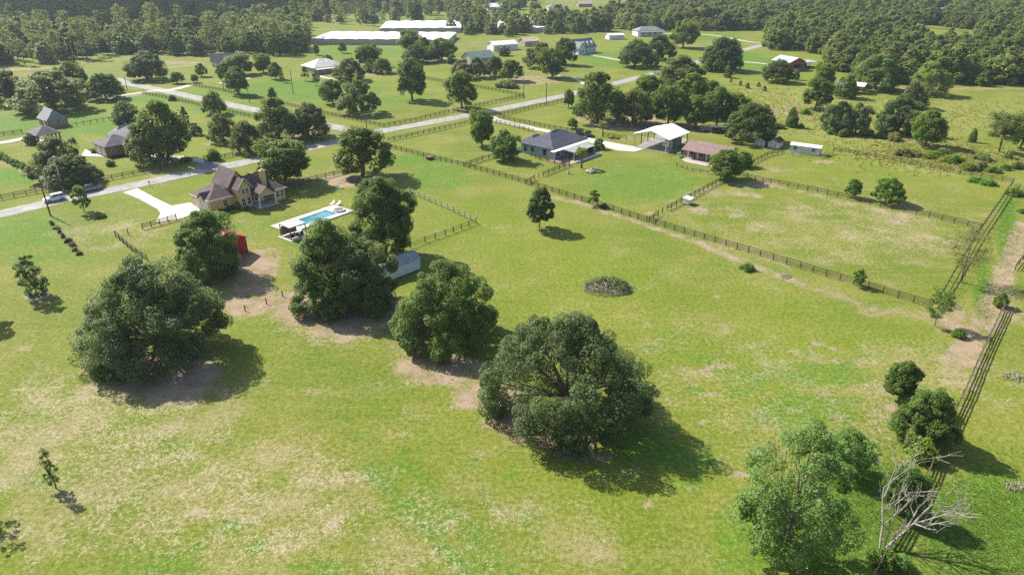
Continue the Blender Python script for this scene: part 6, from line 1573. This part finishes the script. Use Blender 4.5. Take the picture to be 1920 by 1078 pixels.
m = MB().tube([(0, 0, .3), (0, 0, .6), (.03, 0, .95), (0, 0, 1.15), (0, 0, 1.35), (0, 0, 1.5)], [.2, .22, .17, .1, .15, .08], 8); m.build('figure', M_stone, st)
ht = thing('animal_hutch', 'small white slatted hutch against the paddock dividing fence', 'hutch', on(1291, 385, 0), GRID)
for k in range(6): MB().box(.05 + k * .33, .3 + k * .33, -.02, .03, .1, 1.35).build('slat', M_white, ht)
MB().box(0, 2.05, .05, 1.5, 0, .12).build('floor', M_wood, ht); MB().box(0, 2.05, 1.44, 1.5, .12, 1.3).build('back', M_white, ht); MB().box(0, .06, .05, 1.44, .12, 1.3).build('side', M_white, ht); MB().box(1.99, 2.05, .05, 1.44, .12, 1.3).build('side', M_white, ht)
m = MB(); m.extrude([(-.25, 1.3), (1.7, 1.55), (1.7, 1.62), (-.25, 1.37)], 'x', -.15, 2.2); m.build('roof', M_whiteroof, ht)
mbx = thing('mailbox', 'dark mailbox on a post beside the road opposite the brick house', 'mailbox', on(281, 349, 0), GRID)
MB().box(-.06, .06, -.06, .06, -.1, 1.05).build('post', M_wood, mbx)
MB().extrude([(-.14, 1.05), (.14, 1.05), (.14, 1.22), (.08, 1.32), (-.08, 1.32), (-.14, 1.22)], 'y', -.3, .3).build('box', M_black, mbx)
gt = thing('gate_house', 'stacked dark feed box at the long fence near the road', 'feed box', on(806, 299, 0), GRID)
MB().box(-.9, .9, -.6, .6, 0, .8).build('body', M_board, gt); MB().extrude([(-.7, .8), (.7, .95), (.7, 1.02), (-.7, .87)], 'x', -1.0, 1.0).build('lid', M_wood, gt)
# weeds, taller tufts in the near pasture
wg = np.random.default_rng(8); pts = []
for (cx, cy, rx, ry, n) in [(1600, 960, 140, 130, 5000), (1850, 980, 140, 110, 4000), (1845, 560, 20, 70, 900), (1890, 430, 20, 80, 900)]:
    x = wg.normal(cx, rx * .55, n); y = np.clip(wg.normal(cy, ry * .55, n), 380, 1090)
    pts += [G(a, b) for a, b in zip(x, y)]
pts = np.array(pts); nT = len(pts); nb = 5
c = np.repeat(np.c_[pts, np.zeros(nT)], nb, 0); a = wg.uniform(0, 6.28, nT * nb); ln = wg.uniform(.04, .11, nT * nb); sp_ = wg.uniform(.05, .22, nT * nb); w = wg.uniform(.02, .05, nT * nb)
d = np.stack([np.cos(a), np.sin(a), np.zeros_like(a)], 1); s_ = np.stack([-np.sin(a), np.cos(a), np.zeros_like(a)], 1)
c = c + d * wg.uniform(0, .12, nT * nb)[:, None] - np.array([0, 0, .04])
v = np.stack([c - s_ * w[:, None], c + s_ * w[:, None], c + d * (sp_ * .6)[:, None] + s_ * w[:, None] * .6 + np.array([0, 0, 1]) * ln[:, None] * .8, c + d * sp_[:, None] + np.array([0, 0, 1]) * ln[:, None]], 1).reshape(-1, 3)
o = place('grass', np_mesh('grass', v, np.arange(len(v)).reshape(-1, 4), [leaf_material('grass_blade', (.12, .20, .024), (.19, .27, .04), .45)], tint=np.repeat(wg.random(nT * nb), 4)))
tag(o, 'longer green grass tufts and weeds in the near pasture', 'grass', kind='stuff')
# meadow weeds, coarser
pts = []
for (cx, cy, rx, ry, n) in [(1500, 200, 150, 35, 1000), (1640, 225, 160, 35, 1300), (1800, 300, 140, 22, 1300), (1830, 215, 110, 30, 400), (1700, 280, 120, 18, 900), (1400, 180, 90, 18, 300)]:
    x = wg.normal(cx, rx * .6, n); y = np.clip(wg.normal(cy, ry * .55, n), 168, 330); pts += [G(a, b) for a, b in zip(x, y)]
pts = np.array(pts); cc = np.c_[pts, np.full(len(pts), .15)]
lv, lq, lt = leaf_cloud(cc, wg.uniform(.2, .45, len(pts)), 9, .38, wg, squash=.7, up=.2); lv[:, 2] = np.maximum(lv[:, 2], .0)
o = place('meadow_weeds', np_mesh('meadow_weeds', lv, lq, [leaf_material('meadow_weed', (.19, .24, .045), (.36, .33, .13), .45)], tint=lt))
tag(o, 'rough tall weeds of the unmown meadow', 'weeds', kind='stuff')

# ---------------------------------------------------------------- fair-weather cloud over the far left, and air haze
def cloud(loc, rx, ry, rz_, seed, label):
    import bmesh
    bm = bmesh.new(); rg = random.Random(seed)
    for k in range(60):
        a = rg.uniform(0, 6.28); r = math.sqrt(rg.random()); s = rg.uniform(.16, .34) * min(rx, ry)
        mt = Matrix.Translation((rx * r * math.cos(a), ry * r * math.sin(a), rg.uniform(0, rz_) * (1 - r * .7))) @ Matrix.Diagonal((s, s, s * .55, 1))
        bmesh.ops.create_icosphere(bm, subdivisions=3, radius=1.0, matrix=mt)
    for v_ in bm.verts: v_.co += Vector((math.sin(v_.co.y * .09), math.sin(v_.co.z * .11 + 1), math.sin(v_.co.x * .1))) * 6
    me = bpy.data.meshes.new('cloud'); bm.to_mesh(me); bm.free(); me.polygons.foreach_set('use_smooth', [True] * len(me.polygons))
    me.materials.append(paint('cloud_white', (.85, .86, .88), 1.0, .03, .01, 0))
    return tag(place('cloud', me, None, loc), label, 'cloud', kind='stuff')
ZC = 620.0; k = ZC / math.tan(SUN_EL)
h2 = Vector((SUN_DIR.x, SUN_DIR.y)).normalized() * k
cloud((-480 + h2.x, 830 + h2.y, ZC), 270, 290, 60, 3, 'white cumulus cloud shading the far left wood')
hz = MB().box(-1500, 1500, -60, 1750, -3.0, 60.0).mesh('haze', new_mat('air_haze'))
N, L = nt(hz.materials[0]); N.remove(N['Principled BSDF'])
pvn = N.new('ShaderNodeVolumePrincipled'); pvn.inputs['Color'].default_value = (.70, .83, 1.0, 1); pvn.inputs['Density'].default_value = HAZE; pvn.inputs['Anisotropy'].default_value = 0.3
L.new(pvn.outputs[0], N['Material Output'].inputs['Volume'])
tag(place('haze', hz), kind='stuff')
